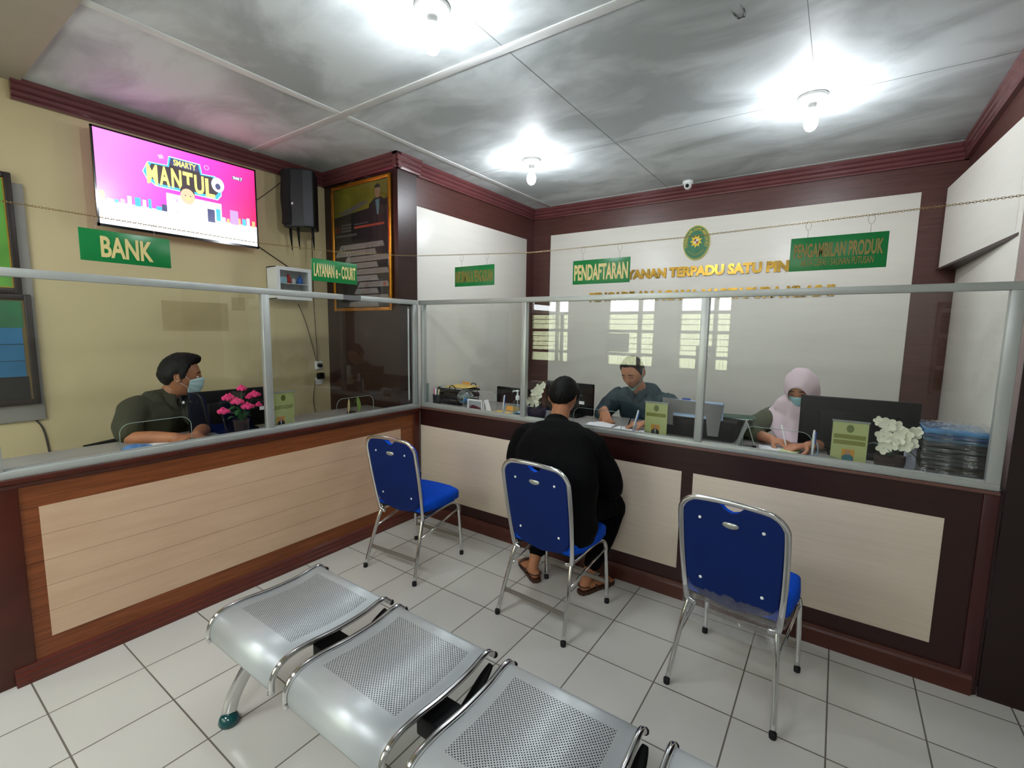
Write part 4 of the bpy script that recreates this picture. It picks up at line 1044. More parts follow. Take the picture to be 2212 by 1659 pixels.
nz = N.new('ShaderNodeTexNoise'); nz.inputs['Scale'].default_value = 22; nz.inputs['Detail'].default_value = 3
mp = N.new('ShaderNodeMapping'); tc = N.new('ShaderNodeTexCoord'); mp.inputs['Scale'].default_value = (.35, 1, 2.2); L.new(tc.outputs['Object'], mp.inputs[0]); L.new(mp.outputs[0], nz.inputs['Vector'])
bp = N.new('ShaderNodeBump'); bp.inputs['Strength'].default_value = 1.0; bp.inputs['Distance'].default_value = 0.03
L.new(nz.outputs['Fac'], bp.inputs['Height'])
for n_ in N:
    if n_.type == 'BSDF_GLOSSY': L.new(bp.outputs[0], n_.inputs['Normal'])
    if n_.type == 'MATH' and n_.operation == 'ADD': n_.inputs[1].default_value = 0.11
def film(u, v):
    x = 3.195+.265*u
    if v < .5: return (x, .108-.004*math.sin(u*20)-.004, ZD+.004+(z-ZD+.002)*(v*2)+rn.uniform(-.003, .003))
    return (x, .108+(v-.5)*2*.33, z+.004+rn.uniform(0, .006))
tag(obj('plastic_sheet', MB().grid(film, 22, 26), M_film2), 'crinkled clear plastic sheet over the folder stack by the right-hand wall', 'plastic sheet')
tag(obj('paper_bag', MB().box(-.022, .022, -.03, .03, 0, .13, bev=.008), mat('white_crumpled_bag', '#c9cce0', rough=.5, bump=.8, bscale=30), None, (3.168, .215, ZD)), 'crumpled white bag between the orchid and the folder stack', 'bag')

# papers
def paper(label, x, y, w, d, rz, curl=.0, m=None, z0=ZD):
    def fn(u, v): return (-w/2+w*u, -d/2+d*v, .0012+curl*math.sin(PI*u)**2*(1-v*.2))
    mb = MB().grid(fn, 12, 6)
    o = obj('paper_sheet', mb, m or M_paper, None, (x, y, z0), (0, 0, rz)); sd = o.modifiers.new('t', 'SOLIDIFY'); sd.thickness = .001
    tag(o, label, 'paper'); return o
paper('curled white form under the left hand of the man in the teal shirt', 1.50, .19, .19, .22, R(8), .014)
paper('flat white form under the writing hand of the man in the teal shirt', 1.72, .16, .22, .24, R(-4), .004)
paper('white form the woman in the headscarf is writing on', 2.60, .20, .20, .20, R(6), .006)
paper('small yellow-green pad beside the monitor edge', 2.655, .20, .09, .12, R(-10), .004, mat('pale_green_pad', '#c5d09a'), ZD+.008)
paper('white slip lying beside the hand sanitiser', .815, .24, .11, .14, R(15), .018, mat('pale_blue_tissue', '#b6c8d6', rough=.8))

# letter tray with files
tr = thing('letter_tray', 'black wire letter tray with papers at the corner of the counter', 'tray', (.09, .36, ZD), R(-4))
M_mesh = mat('black_wire_mesh', '#1d1c1c', rough=.5, metal=.3, bump=.6, bscale=200)
for k in range(3):
    z = .008+.052*k
    obj('tray_shelf', MB().box(-.16, .12, -.13, .13, z, z+.003).box(-.16, .12, -.133, -.130, z, z+.022).box(-.16, -.157, -.13, .13, z, z+.03), M_mesh, tr)
for s in (-1, 1):
    obj('side_wire', MB().tube(spline([(.10, s*.13, 0), (.075, s*.133, .10), (.06, s*.133, .155), (.03, s*.133, .168), (.0, s*.133, .155), (-.01, s*.133, .10), (-.02, s*.13, 0)], 4), .004, 6), M_black, tr)
for k, (lb, c, zz, dx) in enumerate((('dark folders on the bottom shelf of the letter tray', '#5b5550', .0125, .01), ('dark brown folders on the middle shelf of the letter tray', '#3a2c2a', .0645, .02), ('dark folder lying on top of the letter tray', '#2c2423', .1165, .03), ('white papers lying on top of the letter tray', '#d5d8da', .134, -.06), ('yellow envelope lying on top of the letter tray', '#dcb860', .147, .03))):
    tag(obj('paper_pile' if 'papers' in lb else ('envelope' if 'envelope' in lb else 'document_folder'), MB().box(-.12, .12, -.105, .105, 0, [.028, .03, .014, .008, .005][k], bev=.002), mat('tray_paper_%d' % k, c, rough=.6), None, (.09+dx*.5, .36, ZD+zz), (0, 0, R(-4+2*k))), lb, 'papers')
tag(obj('sticky_note', MB().box(-.05, .05, 0, .002, 0, .022), mat('orange_note', '#dc9a3a'), None, (.075, .45, ZD+.156), (R(-8), 0, R(-4))), 'small orange note standing above the letter tray', 'note')
# leaflet in the corner, pens, jar, frame, envelopes, sanitiser
tag(obj('leaflet_holder', MB().box(-.042, .042, -.002, .002, 0, .195), mat('frosted_pale_green_acrylic', '#a9bdb4', rough=.4), None, (-.048, .06, ZD)), 'pale frosted leaflet holder in the corner where the two screens meet', 'leaflet holder')
pc = thing('pen_cup', 'black mesh pen cup with a pink marker beside the leaflet holder', 'pen cup', (.022, .125, ZD))
obj('cup', MB().lathe([(0, 0), (.033, 0), (.035, .095), (.033, .095), (.031, .004), (0, .004)], 18), M_mesh, pc)
for nm, c, x, y, ln in (('marker', '#c65a86', -.015, -.01, .15), ('pen', '#d8dad4', .004, -.018, .145), ('pen', '#c9c39a', .018, .0, .14), ('pen', '#3a3a3a', 0, .012, .13)):
    obj(nm, MB().tube([(x*.6, y*.6, .008), (x*1.4, y*1.2, ln)], .006, 8), mat('pen_'+c.strip('#'), c, rough=.4), pc)
M_cry = glass_mat('cut_glass', (.74, .84, .88), rough=.12, gain=1.0)
for n_ in M_cry.node_tree.nodes:
    if n_.type == 'MATH' and n_.operation == 'ADD': n_.inputs[1].default_value = 0.14
jr = thing('candy_jar', 'cut-glass candy jar on a foot with blue sweets inside', 'jar', (.335, .135, ZD))
mb = MB()
prof_ = [(0, 0), (.036, 0), (.034, .006), (.010, .012), (.009, .035), (.022, .045), (.052, .062), (.066, .088), (.068, .108)]
V0 = len(mb.v); mb.lathe(prof_, 28)
mb.v = [(x*(1+.04*math.cos(7*math.atan2(y, x))), y*(1+.04*math.cos(7*math.atan2(y, x))), z) for x, y, z in mb.v]
obj('bowl', mb, M_cry, jr)
mb = MB().lathe([(.070, .109), (.066, .118), (.052, .138), (.030, .152), (.008, .158), (.010, .168), (.012, .176), (0, .180)], 28)
obj('lid', mb, M_cry, jr)
obj('rim', MB().tube([(.069*math.cos(a), .069*math.sin(a), .1085) for a in [2*PI*i/28 for i in range(28)]], .0022, 6, closed=True), M_edge, jr)
rn = random.Random(2)
for i in range(6):
    tag(obj('sweet', MB().sphere((0, 0, 0), (.012, .009, .008), 10), mat('blue_wrapper', '#3f9be0', rough=.25), None, (.335+rn.uniform(-.022, .022), .135+rn.uniform(-.02, .02), ZD+.062+.011*(i//2))), 'blue wrapped sweet inside the cut-glass jar', 'sweet', 'sweets in the cut-glass jar')
fr = thing('photo_frame', 'small silver tent frame with a dark red picture beside the candy jar', 'frame', (.475, .11, ZD), R(4))
mb = MB()
for (a, b2, c, d_) in ((-.085, .06, 0, .012), (-.085, .06, .083, .095), (-.085, -.075, 0, .095), (.050, .06, 0, .095)): mb.box(a, b2, -.008, -.002, c, d_)
obj('frame', mb, M_whitep, fr); obj('picture', MB().box(-.078, .053, -.004, -.0015, .008, .088, 0).prism([(-.07, .01), (.05, .01), (.04, .03), (-.01, .045), (-.04, .05), (-.06, .035)], -.0050, -.0042, mi=1), [mat('photo_grey', '#9aa0a4', var=.3), mat('photo_wine', '#5a1f2a')], fr)
obj('easel_leg', MB().prism([(.060, 0), (.070, 0), (.077, .093), (.072, .095)], -.003, .05).prism([(.102, 0), (.112, 0), (.079, .096), (.075, .093)], -.003, .05), M_whitep, fr)
paper('large yellow envelope lying beside the pen stand', .655, .17, .17, .16, R(-8), .002, mat('yellow_envelope', '#dcb95e', rough=.6))
tag(obj('sticky_note', MB().box(-.075, .075, -.001, .001, 0, .038), mat('orange_note', '#dc9a3a'), None, (.70, .30, ZD), (R(-20), 0, R(-5))), 'orange card strip standing behind the yellow envelope', 'card')
hs = thing('hand_sanitiser', 'clear pump bottle of hand sanitiser beside the left post of the glass', 'bottle', (.880, .10, ZD))
obj('bottle', MB().lathe([(0, 0), (.034, 0), (.036, .006), (.036, .105), (.030, .122), (.013, .132), (.012, .138)], 22), glass_mat('clear_bottle', (.86, .93, .96), rough=.05), hs)
obj('gel', MB().lathe([(0, .003), (.033, .003), (.033, .085), (0, .085)], 22), glass_mat('clear_gel', (.80, .90, .95)), hs)
obj('pump', MB().lathe([(.0145, .132), (.0155, .134), (.0155, .160), (.012, .166), (.007, .168), (.006, .192), (.012, .194), (.012, .206), (0, .208)], 18).tube([(0, 0, .200), (-.03, -.012, .199), (-.036, -.014, .190)], .005, 8), M_whitep, hs)
obj('dip_tube', MB().tube([(0, 0, .13), (.008, 0, .01)], .0025, 6), M_whitep, hs)

# office chairs behind the counters (only the backs show)
def office_chair(label, loc, rz, seat=.60, top=1.08, w=.40):
    t = thing('office_chair', label, 'chair', loc, rz, None)
    obj('seat', MB().box(-.22, .22, -.20, .24, seat-.07, seat, bev=.025, seg=3), M_black, t)
    mb = MB()
    for (a, b2, c, d_) in ((-w/2, -w/2+.035, seat+.12, top), (w/2-.035, w/2, seat+.12, top), (-w/2, w/2, top-.03, top), (-w/2, w/2, seat+.12, seat+.15)): mb.box(a, b2, -.28, -.25, c, d_, bev=.006)
    obj('back_frame', mb, M_black, t); obj('back_mesh', MB().box(-w/2+.03, w/2-.03, -.268, -.262, seat+.14, top-.02), mat('black_brown_mesh', '#241b1a', rough=.8), t)
    obj('back_stem', MB().box(-.03, .03, -.285, -.245, seat-.05, seat+.14), M_black, t)
    obj('gas_column', MB().tube([(0, 0, .08), (0, 0, seat-.07)], .028, 12), M_chrome, t)
    for k in range(5):
        a = 2*PI*k/5; obj('leg', MB().tube([(0, 0, .11), (.27*math.cos(a), .27*math.sin(a), .07)], .018, 8), M_black, t)
        obj('caster', MB().sphere((.27*math.cos(a), .27*math.sin(a), .028), (.028, .028, .028), 10), M_black, t)
office_chair('empty black office chair behind the pump bottle', (.50, .97, 0), R(-3), top=1.075, w=.50)

# ---------------------------------------------------------------- bank booth
ZL = .9355
pp = thing('potted_flowers', 'pot of pink flowers with green leaves in front of the bank monitor', 'plant', (-.175, -1.40, ZL))
obj('pot', MB().lathe([(0, 0), (.034, 0), (.046, .085), (.048, .09), (.043, .09), (.040, .078), (0, .078)], 22), mat('brown_clay_pot', '#3a2a24', rough=.7), pp)
M_pink = mat('pink_petals', '#e2457e', rough=.8, spec=.15, var=.15, vscale=60); M_gl = mat('green_leaves', '#356b2c', rough=.6, var=.3, vscale=20)
st = MB()
FL = [((.0, .01, .285), .030), ((-.0, -.075, .235), .034), ((.0, .085, .240), .038), ((.02, -.030, .210), .040), ((.03, .025, .175), .040), ((.02, -.11, .160), .036), ((-.01, .055, .225), .022), ((.02, .10, .175), .022), ((-.02, -.05, .24), .024)]
for c, r in FL: st.tube(spline([(0, 0, .075), (c[0]*.4, c[1]*.35, .13), (c[0], c[1], c[2]-.008)], 4), .0018, 5)
obj('stems', st, M_gl, pp)
for i, (c, r) in enumerate(FL):
    b_ = MB(); rnd = random.Random(i)
    for k in range(15):
        a = 2.4*k; q = math.sqrt(k/15)
        n = Vector((math.cos(a)*q+.35, math.sin(a)*q, .75)).normalized()
        b_.sphere(tuple(Vector(c)+Vector((math.cos(a)*r*.72*q, math.sin(a)*r*.85*q, .020*(1-q)-.008))), (r*.36, r*.36, r*.34), 8)
    obj('flower', b_, M_pink, pp)
rn = random.Random(9)
for i in range(16):
    a = rn.uniform(0, 2*PI); ln = rn.uniform(.05, .085); z0 = rn.uniform(.08, .16); b_ = MB()
    def fn(u, v):
        dd = Vector((math.cos(a)*.6, math.sin(a), 0)); p2 = dd.cross(Vector((0, 0, 1)))
        return tuple(dd*(.012+ln*v)+p2*(u-.5)*.046*math.sin(PI*min(.97, .08+v*.9))+Vector((0, 0, z0+.035*math.sin(PI*v*.75)-.012*v)))
    obj('leaf', b_.grid(fn, 4, 8), M_gl, pp)
lp_ = thing('potted_plant', 'plant with one green and one withered leaf near the corner of the bank booth', 'plant', (-.17, -.60, ZL))
obj('pot', MB().lathe([(0, 0), (.03, 0), (.038, .03), (.034, .032), (0, .028)], 18), M_pot, lp_)
for k, (yy, c, w_, tp) in enumerate(((-.045, '#b9a878', .020, .135), (.035, '#6f8a3f', .036, .140))):
    obj('stem', MB().tube(spline([(0, 0, .02), (.02, yy*.5, .11), (.03, yy, tp)], 4), .002, 5), M_gl, lp_)
    def fn(u, v): return (.03+.012*math.sin(v*2), yy+(u-.5)*w_*math.sin(PI*min(.97, .1+v*.88))-.016*v*(1 if k == 0 else -.3), tp-.118*v)
    obj('leaf', MB().grid(fn, 5, 10), mat('leaf_'+c.strip('#'), c, rough=.6, var=.2, vscale=30), lp_)
tag(obj('folded_cloth', MB().sphere((0, 0, .02), (.05, .07, .02), 16).sphere((.01, -.02, .028), (.035, .045, .02), 14), mat('blue_white_plastic_cloth', '#4d7fb5', rough=.5, var=.4, vscale=30), None, (-.14, -1.94, ZL)), 'crumpled blue and white cloth at the left end of the bank counter', 'cloth')
paper('white paper under the hands of the bank clerk', -.22, -1.74, .20, .28, R(10), .003, z0=ZL)
# ================================================================ people
def loft(mb, pts, rx, ry, ref=(1, 0, 0), n=20, mi=0, power=2.0):
    """rounded tube of elliptical section; rx along ref, ry across; hemispherical ends"""
    P = [Vector(p) for p in pts]; k = len(P); V = []; F = []
    ref = Vector(ref)
    rows = []
    for i in range(k):
        t = (P[min(i+1, k-1)]-P[max(i-1, 0)]).normalized()
        u = (ref-t*ref.dot(t)).normalized(); w = t.cross(u)
        rows.append((P[i], t, u, w, rx[i], ry[i]))
    full = []
    p, t, u, w, a, b2 = rows[0]
    for q in (85, 60, 30): c = math.cos(R(q)); s = math.sin(R(q)); full.append((p-t*min(a, b2)*s*.9, u, w, a*c, b2*c))
    for r_ in rows: full.append((r_[0], r_[2], r_[3], r_[4], r_[5]))
    p, t, u, w, a, b2 = rows[-1]
    for q in (30, 60, 85): c = math.cos(R(q)); s = math.sin(R(q)); full.append((p+t*min(a, b2)*s*.9, u, w, a*c, b2*c))
    for (p, u, w, a, b2) in full:
        for j in range(n):
            an = 2*PI*j/n; ca, sa = math.cos(an), math.sin(an)
            ca = math.copysign(abs(ca)**(2/power), ca); sa = math.copysign(abs(sa)**(2/power), sa)
            V.append(p+u*a*ca+w*b2*sa)
    m = len(full)
    for i in range(m-1):
        for j in range(n): F.append((i*n+j, i*n+(j+1) % n, (i+1)*n+(j+1) % n, (i+1)*n+j))
    F.append(tuple(range(n))[::-1]); F.append(tuple((m-1)*n+j for j in range(n)))
    return mb.add(V, F, mi, True)
def smooth_pts(pts, vals, n=5):
    """spline through points, with the value lists interpolated alongside"""
    P = spline(pts, n); out = []
    for v in vals:
        o = []
        for i in range(len(pts)-1):
            for k in range(n): t = k/n; t = t*t*(3-2*t); o.append(v[i]*(1-t)+v[i+1]*t)
        o.append(v[-1]); out.append(o)
    return P, out
def limb(mb, pts, r, ref=(1, 0, 0), ry=None, n=5):
    P, (a, b2) = smooth_pts(pts, [r, ry or r], n); loft(mb, P, a, b2, ref, 16)
def skinned(mb, voxel, smooth=4, folds=0.0, fs=(10, 10, 4), seed=0, fold_mask=None):
    me = mb.mesh('tmp', [])
    o = bpy.data.objects.new('tmp', me); col.objects.link(o)
    r = o.modifiers.new('r', 'REMESH'); r.mode = 'VOXEL'; r.voxel_size = voxel; r.use_smooth_shade = True
    s = o.modifiers.new('s', 'SMOOTH'); s.factor = .5; s.iterations = smooth
    dg = bpy.context.evaluated_depsgraph_get()
    out = bpy.data.meshes.new_from_object(o.evaluated_get(dg))
    bpy.data.objects.remove(o, do_unlink=True); bpy.data.meshes.remove(me)
    if folds:
        nr = [v.normal.copy() for v in out.vertices]
        for v, n_ in zip(out.vertices, nr):
            q = Vector((v.co.x*fs[0]+seed, v.co.y*fs[1], v.co.z*fs[2]))
            f = mnoise.noise(q)*1.0+mnoise.noise(q*2.3)*.45
            f = 1-abs(f)*2.2                                    # ridged: cloth creases
            k = fold_mask(v.co) if fold_mask else 1.0
            v.co += n_*folds*f*k
    for p in out.polygons: p.use_smooth = True
    out.materials.clear()
    return out
HS = 1.0
def head_pt(x, y, z, plain=False, off=0.0):
    a, b2, c = .0765, .097, .118
    p = Vector((a*x, b2*y, c*z))
    if z < 0:
        t = -z
        p.x *= 1-.27*t**1.6
        if y < 0: p.y *= 1-.42*t
        else: p.y *= 1+.03*t
    else:
        if y < 0: p.y *= 1.0
        p.x *= 1+.03*math.sin(PI*z)
    if y > 0:
        g = math.exp
        if not plain:
            p.y += .018*g(-((x/.15)**2+((z+.14)/.17)**2))*y+.012*g(-((x/.14)**2+((z+.27)/.08)**2))
            p.y -= .0105*g(-(((abs(x)-.40)/.17)**2+((z-.03)/.11)**2))
            p.y += .004*g(-(((abs(x)-.36)/.28)**2+((z-.20)/.07)**2))
            p.y += .0065*g(-((x/.27)**2+((z+.50)/.055)**2))+.0055*g(-((x/.24)**2+((z+.61)/.05)**2))-.003*g(-((x/.3)**2+((z+.555)/.02)**2))
            p.y += .004*g(-(((abs(x)-.55)/.2)**2+((z+.2)/.18)**2))
        p.y += .006*g(-((x/.28)**2+((z+.84)/.14)**2))
    if off: p += Vector((x, y, z*.95)).normalized()*off
    return p
def azel(az, el):
    a, e_ = R(az), R(el)
    return math.sin(a)*math.cos(e_), math.cos(a)*math.cos(e_), math.sin(e_)
def head_matrix(c, d, pitch, roll=0, s=1.0):
    return Matrix.Translation(c) @ Matrix.Rotation(math.atan2(-d[0], d[1]), 4, 'Z') @ Matrix.Rotation(-R(pitch), 4, 'X') @ Matrix.Rotation(R(roll), 4, 'Y') @ Matrix.Scale(s, 4)
def add_head(mb, M):
    nu, nv = 72, 54
    def fn(u, v):
        el = -89.5+179*v; x, y, z = azel(360*u, el)
        return tuple(M @ head_pt(x, y, z))
    o = len(mb.v); mb.grid(fn, nu, nv, closeu=True)
    mb.f.append(tuple(o+i for i in range(nu))); mb.m.append(0); mb.sm.append(True)
    mb.f.append(tuple(o+(nv-1)*nu+i for i in range(nu))); mb.m.append(0); mb.sm.append(True)
    for s in (-1, 1):      # ears: rim, lobe and inner plate
        pts = [Vector((s*(.079+.010*math.sin(q*.9)), -.012-.014*math.cos(q)*-1+.004, .004+.031*math.sin(q))) for q in [R(-110+20*i) for i in range(0, 16)]]
        pts = [Vector((s*(.080+.006*math.cos(q)), -.010-.017*math.cos(q), .000+.031*math.sin(q))) for q in [R(-150+20*i) for i in range(0, 16)]]
        mb.tube([M @ p for p in pts], .0048, 8)
        mb.sphere((0, 0, 0), 1, 10, T=M @ Matrix.Translation((s*.078, -.008, -.002)) @ Matrix.Diagonal((.006, .014, .026, 1)))
        mb.sphere((0, 0, 0), 1, 8, T=M @ Matrix.Translation((s*.079, -.002, -.028)) @ Matrix.Diagonal((.006, .008, .009, 1)))
def interp(x, xs, ys):
    for i in range(len(xs)-1):
        if xs[i] <= x <= xs[i+1]:
            t = (x-xs[i])/(xs[i+1]-xs[i]); return ys[i]*(1-t)+ys[i+1]*t
    return ys[-1] if x > xs[-1] else ys[0]
def hair_mesh(M, line=None, thick=.014, quiff=0.0, seed=0, short_sides=True):
    xs = [0, 35, 55, 68, 78, 88, 96, 112, 135, 180]
    ys = line or [40, 38, 30, 12, -6, -8, 4, -16, -26, -30]
    mb = MB()
    def fn(u, v):
        az = 360*u-180; e0 = interp(abs(az), xs, ys)+1.5*math.sin(az*.9+seed)
        el = e0+(89.9-e0)*v
        x, y, z = azel(az, el)
        th = thick*min(1.0, (v*5.5))**.6
        if short_sides: th *= .45+.55*min(1, max(0, (el+5)/45))
        th += quiff*math.exp(-((az/48)**2+((el-50)/22)**2))
        th += .0028*mnoise.noise(Vector((x*9+seed, y*9, z*9)))+.0022*mnoise.noise(Vector((az*.25+seed, el*.05, 0)))*min(1, v*6)
        return tuple(M @ head_pt(x, y, z, True, max(.0012, th)))
    nu, nv = 150, 34
    mb.grid(fn, nu, nv, closeu=True)
    def fi(u, v):
        az = 360*u-180; e0 = interp(abs(az), xs, ys)+1.5*math.sin(az*.9+seed); x, y, z = azel(az, e0+(89.9-e0)*v*.25)
        return tuple(M @ head_pt(x, y, z, True, -.003))
    o0 = len(mb.v); mb.grid(fi, nu, 3, closeu=True, flip=True)
    for i in range(nu):
        j = (i+1) % nu; mb.f.append((i, j, o0+j, o0+i)); mb.m.append(0); mb.sm.append(True)
    return mb
def eyes(M, parent, look=0.0, closed=False):
    for s in (-1, 1):
        c = Vector((s*.0305, .0775, .004))
        e_ = obj('eye', MB().sphere((0, 0, 0), .0112, 16, T=M @ Matrix.Translation(c)), M_eye, parent)
        g = Vector((math.sin(look), math.cos(look), -.12)).normalized()
        obj('iris', MB().sphere((0, 0, 0), 1, 12, T=M @ Matrix.Translation(c+g*.0068) @ Matrix.Scale(.0052, 4)), M_iris, e_)
        lid = MB()
        def fn(u, v):
            a = R(-88+176*u); b3 = R((-12 if closed else 24)+(75)*v)
            return tuple(M @ (c+Vector((math.sin(a)*math.cos(b3), math.cos(a)*math.cos(b3), math.sin(b3)))*.0124))
        obj('eyelid', lid.grid(fn, 12, 6), M_lid, e_)
        br = MB().tube([M @ head_pt(*azel(s*q, 17.5-(q-9)*.17+1.0*math.sin((q-10)/30*PI)), off=.0018) for q in range(9, 42, 4)], [.0012, .0026, .003, .003, .003, .0026, .0022, .0018, .001], 6)
        obj('eyebrow', br, M_hair, parent)
def mask_mesh(M, top=2, bot=-66, side=-9, width=62, chin=False):
    mb = MB()
    def fn(u, v, o=0.0):
        az = -width+2*width*u; k = 1-abs(2*u-1)**2
        t_ = side+(top-side)*k; b_ = side-22+(bot-side+22)*k**.55
        el = t_+(b_-t_)*v
        x, y, z = azel(az, el)
        ease = math.sin(PI*v)**.6 if 0 < v < 1 else 0
        p = head_pt(x, y, z, True, .004+.019*math.exp(-(az/30)**2)*(.45+.55*ease)+.0013*math.sin(v*24)+o)
        return tuple(M @ p)
    n, m = 36, 22
    mb.grid(fn, n, m)
    o0 = len(mb.v); mb.grid(lambda u, v: fn(u, v, -.0015), n, m, flip=True)
    for i in range(n-1):
        mb.f.append((i, i+1, o0+i+1, o0+i)); mb.m.append(0); mb.sm.append(True)
        a = (m-1)*n+i; mb.f.append((a, a+1, o0+a+1, o0+a)); mb.m.append(0); mb.sm.append(True)
    return mb
def mask_loops(M, width=62, side=-9):
    mb = MB()
    for s in (-1, 1):
        for el0, e1 in ((side, 14), (side-22, -14)):
            pts = []
            for k in range(7):
                t = k/6; x, y, z = azel(s*(width+(90-width)*t), el0+(e1-el0)*t*.9)
                pts.append(M @ head_pt(x, y, z, True, .004+.003*t))
            pts.append(M @ Vector((s*.088, -.018, .118*math.sin(R(e1))*.9)))
            mb.tube(pts, .0014, 5)
    return mb
def add_hand(mb, wrist, d, n, side, curl=(35, 40, 30), spread=.0, pinch=False, scale=1.0):
    """wrist point, pointing direction d, palm faces n; side=+1 puts the thumb towards d x n"""
    W = Vector(wrist); d = Vector(d).normalized(); n = Vector(n); n = (n-d*n.dot(d)).normalized(); s = d.cross(n)*side
    k = scale
    loft(mb, [W-d*.015*k, W+d*.02*k, W+d*.055*k, W+d*.085*k], [.024*k, .031*k, .039*k, .037*k], [.017*k, .016*k, .0145*k, .011*k], ref=s, n=16)
    L_ = [(.030, .040, .025, .020), (.010, .045, .028, .021), (-.010, .042, .026, .020), (-.0295, .034, .020, .018)]
    for i, (so, a, b2, c) in enumerate(L_):
        dd = (d+s*(so*spread*12)).normalized(); p = W+d*(.083-.004*abs(i-1.2))*k+s*so*k; pts = [p-dd*.02*k, p]; an = 0
        cc = curl
        if pinch and i > 1: cc = (curl[0]+25, curl[1]+25, curl[2]+15)
        for ln, cu in ((a, cc[0]), (b2, cc[1]), (c, cc[2])):
            an += R(cu); p = p+(dd*math.cos(an)+n*math.sin(an))*ln*k; pts.append(p.copy())
        P, (rr, _) = smooth_pts(pts, [[.0095*k, .0098*k, .0088*k, .0080*k, .0066*k]]*2, 3)
        loft(mb, P, rr, rr, ref=s, n=10)
    t0 = W+d*.022*k+s*.026*k
    t1 = t0+(d*.55+s*.70+n*.35).normalized()*.042*k
    t2 = t1+(d*.85+s*.15+n*.50).normalized()*.032*k
    t3 = t2+(d*.80-s*.15+n*.60).normalized()*.024*k
    P, (rr, _) = smooth_pts([t0-d*.01*k, t0, t1, t2, t3], [[.013*k, .0145*k, .0115*k, .0098*k, .0075*k]]*2, 3)
    loft(mb, P, rr, rr, ref=n, n=10)
def skin_mat(name, c):
    m = mat(name, c, rough=.48, var=.10, vscale=14, bump=.05, bscale=160)
    N, L, b = nodes_of(m); b.inputs['Subsurface Weight'].default_value = .12; b.inputs['Subsurface Radius'].default_value = (.012, .005, .003)
    return m
M_skin = skin_mat('brown_skin', '#a8714f'); M_skin2 = skin_mat('light_brown_skin', '#b88062'); M_skin3 = skin_mat('warm_skin', '#a06a4a')
M_lid = mat('eyelid_skin', '#8e5a40', rough=.5)
M_eye = mat('eye_white', '#d9d4cc', rough=.15); M_iris = mat('dark_iris', '#120b08', rough=.1)
M_hair = mat('black_hair', '#050404', rough=.55, spec=.25, var=.4, vscale=30, stretch=(1, 1, 6), bump=.25, bscale=55)
M_hair2 = mat('short_brown_black_hair', '#221812', rough=.5, var=.4, vscale=30, bump=.3, bscale=60)
M_maskm = mat('pale_blue_mask', '#bfe0e4', rough=.8, var=.03); M_mask2 = mat('pale_blue_mask_pulled_down', '#8fcfd2', rough=.8)
def person(label, base): return thing('person', label, 'person', base)
def rel(mb, base):
    b_ = Vector(base); mb.v = [(x-b_.x, y-b_.y, z-b_.z) for x, y, z in mb.v]; return mb
def M_(base, M): return Matrix.Translation(-Vector(base)) @ M
def collar(mb, base, neck, axis, r, fwd, h=.035, lean=.5):
    """shirt collar: a band round the neck open at the front with two points"""
    a = Vector(axis).normalized(); f = Vector(fwd); f = (f-a*f.dot(a)).normalized(); s = f.cross(a); c = Vector(neck)-Vector(base)
    def fn(u, v):
        t = R(14)+R(332)*u; cs = math.cos(t); fr = max(0, cs)
        rr = r*(1+.30*v)+.004*math.sin(PI*v)
        p = c+f*cs*rr*1.05+s*math.sin(t)*rr
        return tuple(p+a*(h*(1-v)-h*.55*v-fr**3*.045*v)+f*(fr**3*.03*v))
    mb.grid(fn, 48, 6)
    return mb

# ---------------------------------------------------------------- the customer, seen from behind
B = (1.60, -.50, 0)
pe = person('person with short black hair, black jacket and sandals, seen from behind on a blue chair', B)
hc = Vector((1.440, -.215, 1.185)); Mh = head_matrix(hc, (-.20, 1), 34, 0, 1.02)
mb = MB(); add_head(mb, Mh)
nk = Vector((1.475, -.335, 1.045))
limb(mb, [(1.49, -.40, .98), nk, (1.452, -.262, 1.12)], [.070, .058, .056])
limb(mb, [(1.60, -.55, .56), (1.58, -.52, .75), (1.52, -.44, .95)], [.12, .12, .10])
for s, sh, el, wr in ((-1, (1.29, -.40, .93), (1.17, -.30, .68), (1.37, -.09, .63)), (1, (1.70, -.40, .95), (1.80, -.28, .69), (1.60, -.09, .63))):
    limb(mb, [sh, ((sh[0]+el[0])/2, (sh[1]+el[1])/2, (sh[2]+el[2])/2), el, wr], [.05, .045, .038, .026])
    add_hand(mb, wr, (-s*.9, .02, -.1), (0, -.4, -1), -s, (25, 30, 20))
FT = [((1.335, -.345, .0), (-.80, .60), (1.325, -.345, .10), (1.335, -.13, .47)), ((1.668, -.285, .0), (.35, .93), (1.672, -.275, .10), (1.76, -.10, .47))]
for ft, d, an, kn in FT:
    d = Vector((d[0], d[1], 0)).normalized(); f0 = Vector(ft)
    limb(mb, [f0-d*.015+Vector((0, 0, .045)), f0+d*.07+Vector((0, 0, .045)), f0+d*.15+Vector((0, 0, .035)), f0+d*.20+Vector((0, 0, .030))], [.032, .035, .042, .036], ref=d.cross(Vector((0, 0, 1))), ry=[.030, .028, .018, .013])
    for q in range(5):
        sd = d.cross(Vector((0, 0, 1))); o_ = (q-2)*.016; p0 = f0+d*.20+sd*o_+Vector((0, 0, .028)); limb(mb, [p0-d*.02, p0+d*(.022-.003*abs(q-1))], [.0085, .0075])
    limb(mb, [f0+Vector((0, 0, .05)), Vector(an), Vector(an).lerp(Vector(kn), .5), kn], [.034, .034, .05, .05])
obj('body', skinned(rel(mb, B), .0045, 3), M_skin, pe)
obj('hair', hair_mesh(M_(B, Mh), thick=.020, seed=2, line=[42, 40, 32, 14, -2, -4, 2, -16, -32, -40], short_sides=False), M_hair, pe)
eyes(M_(B, Mh), pe, closed=True)
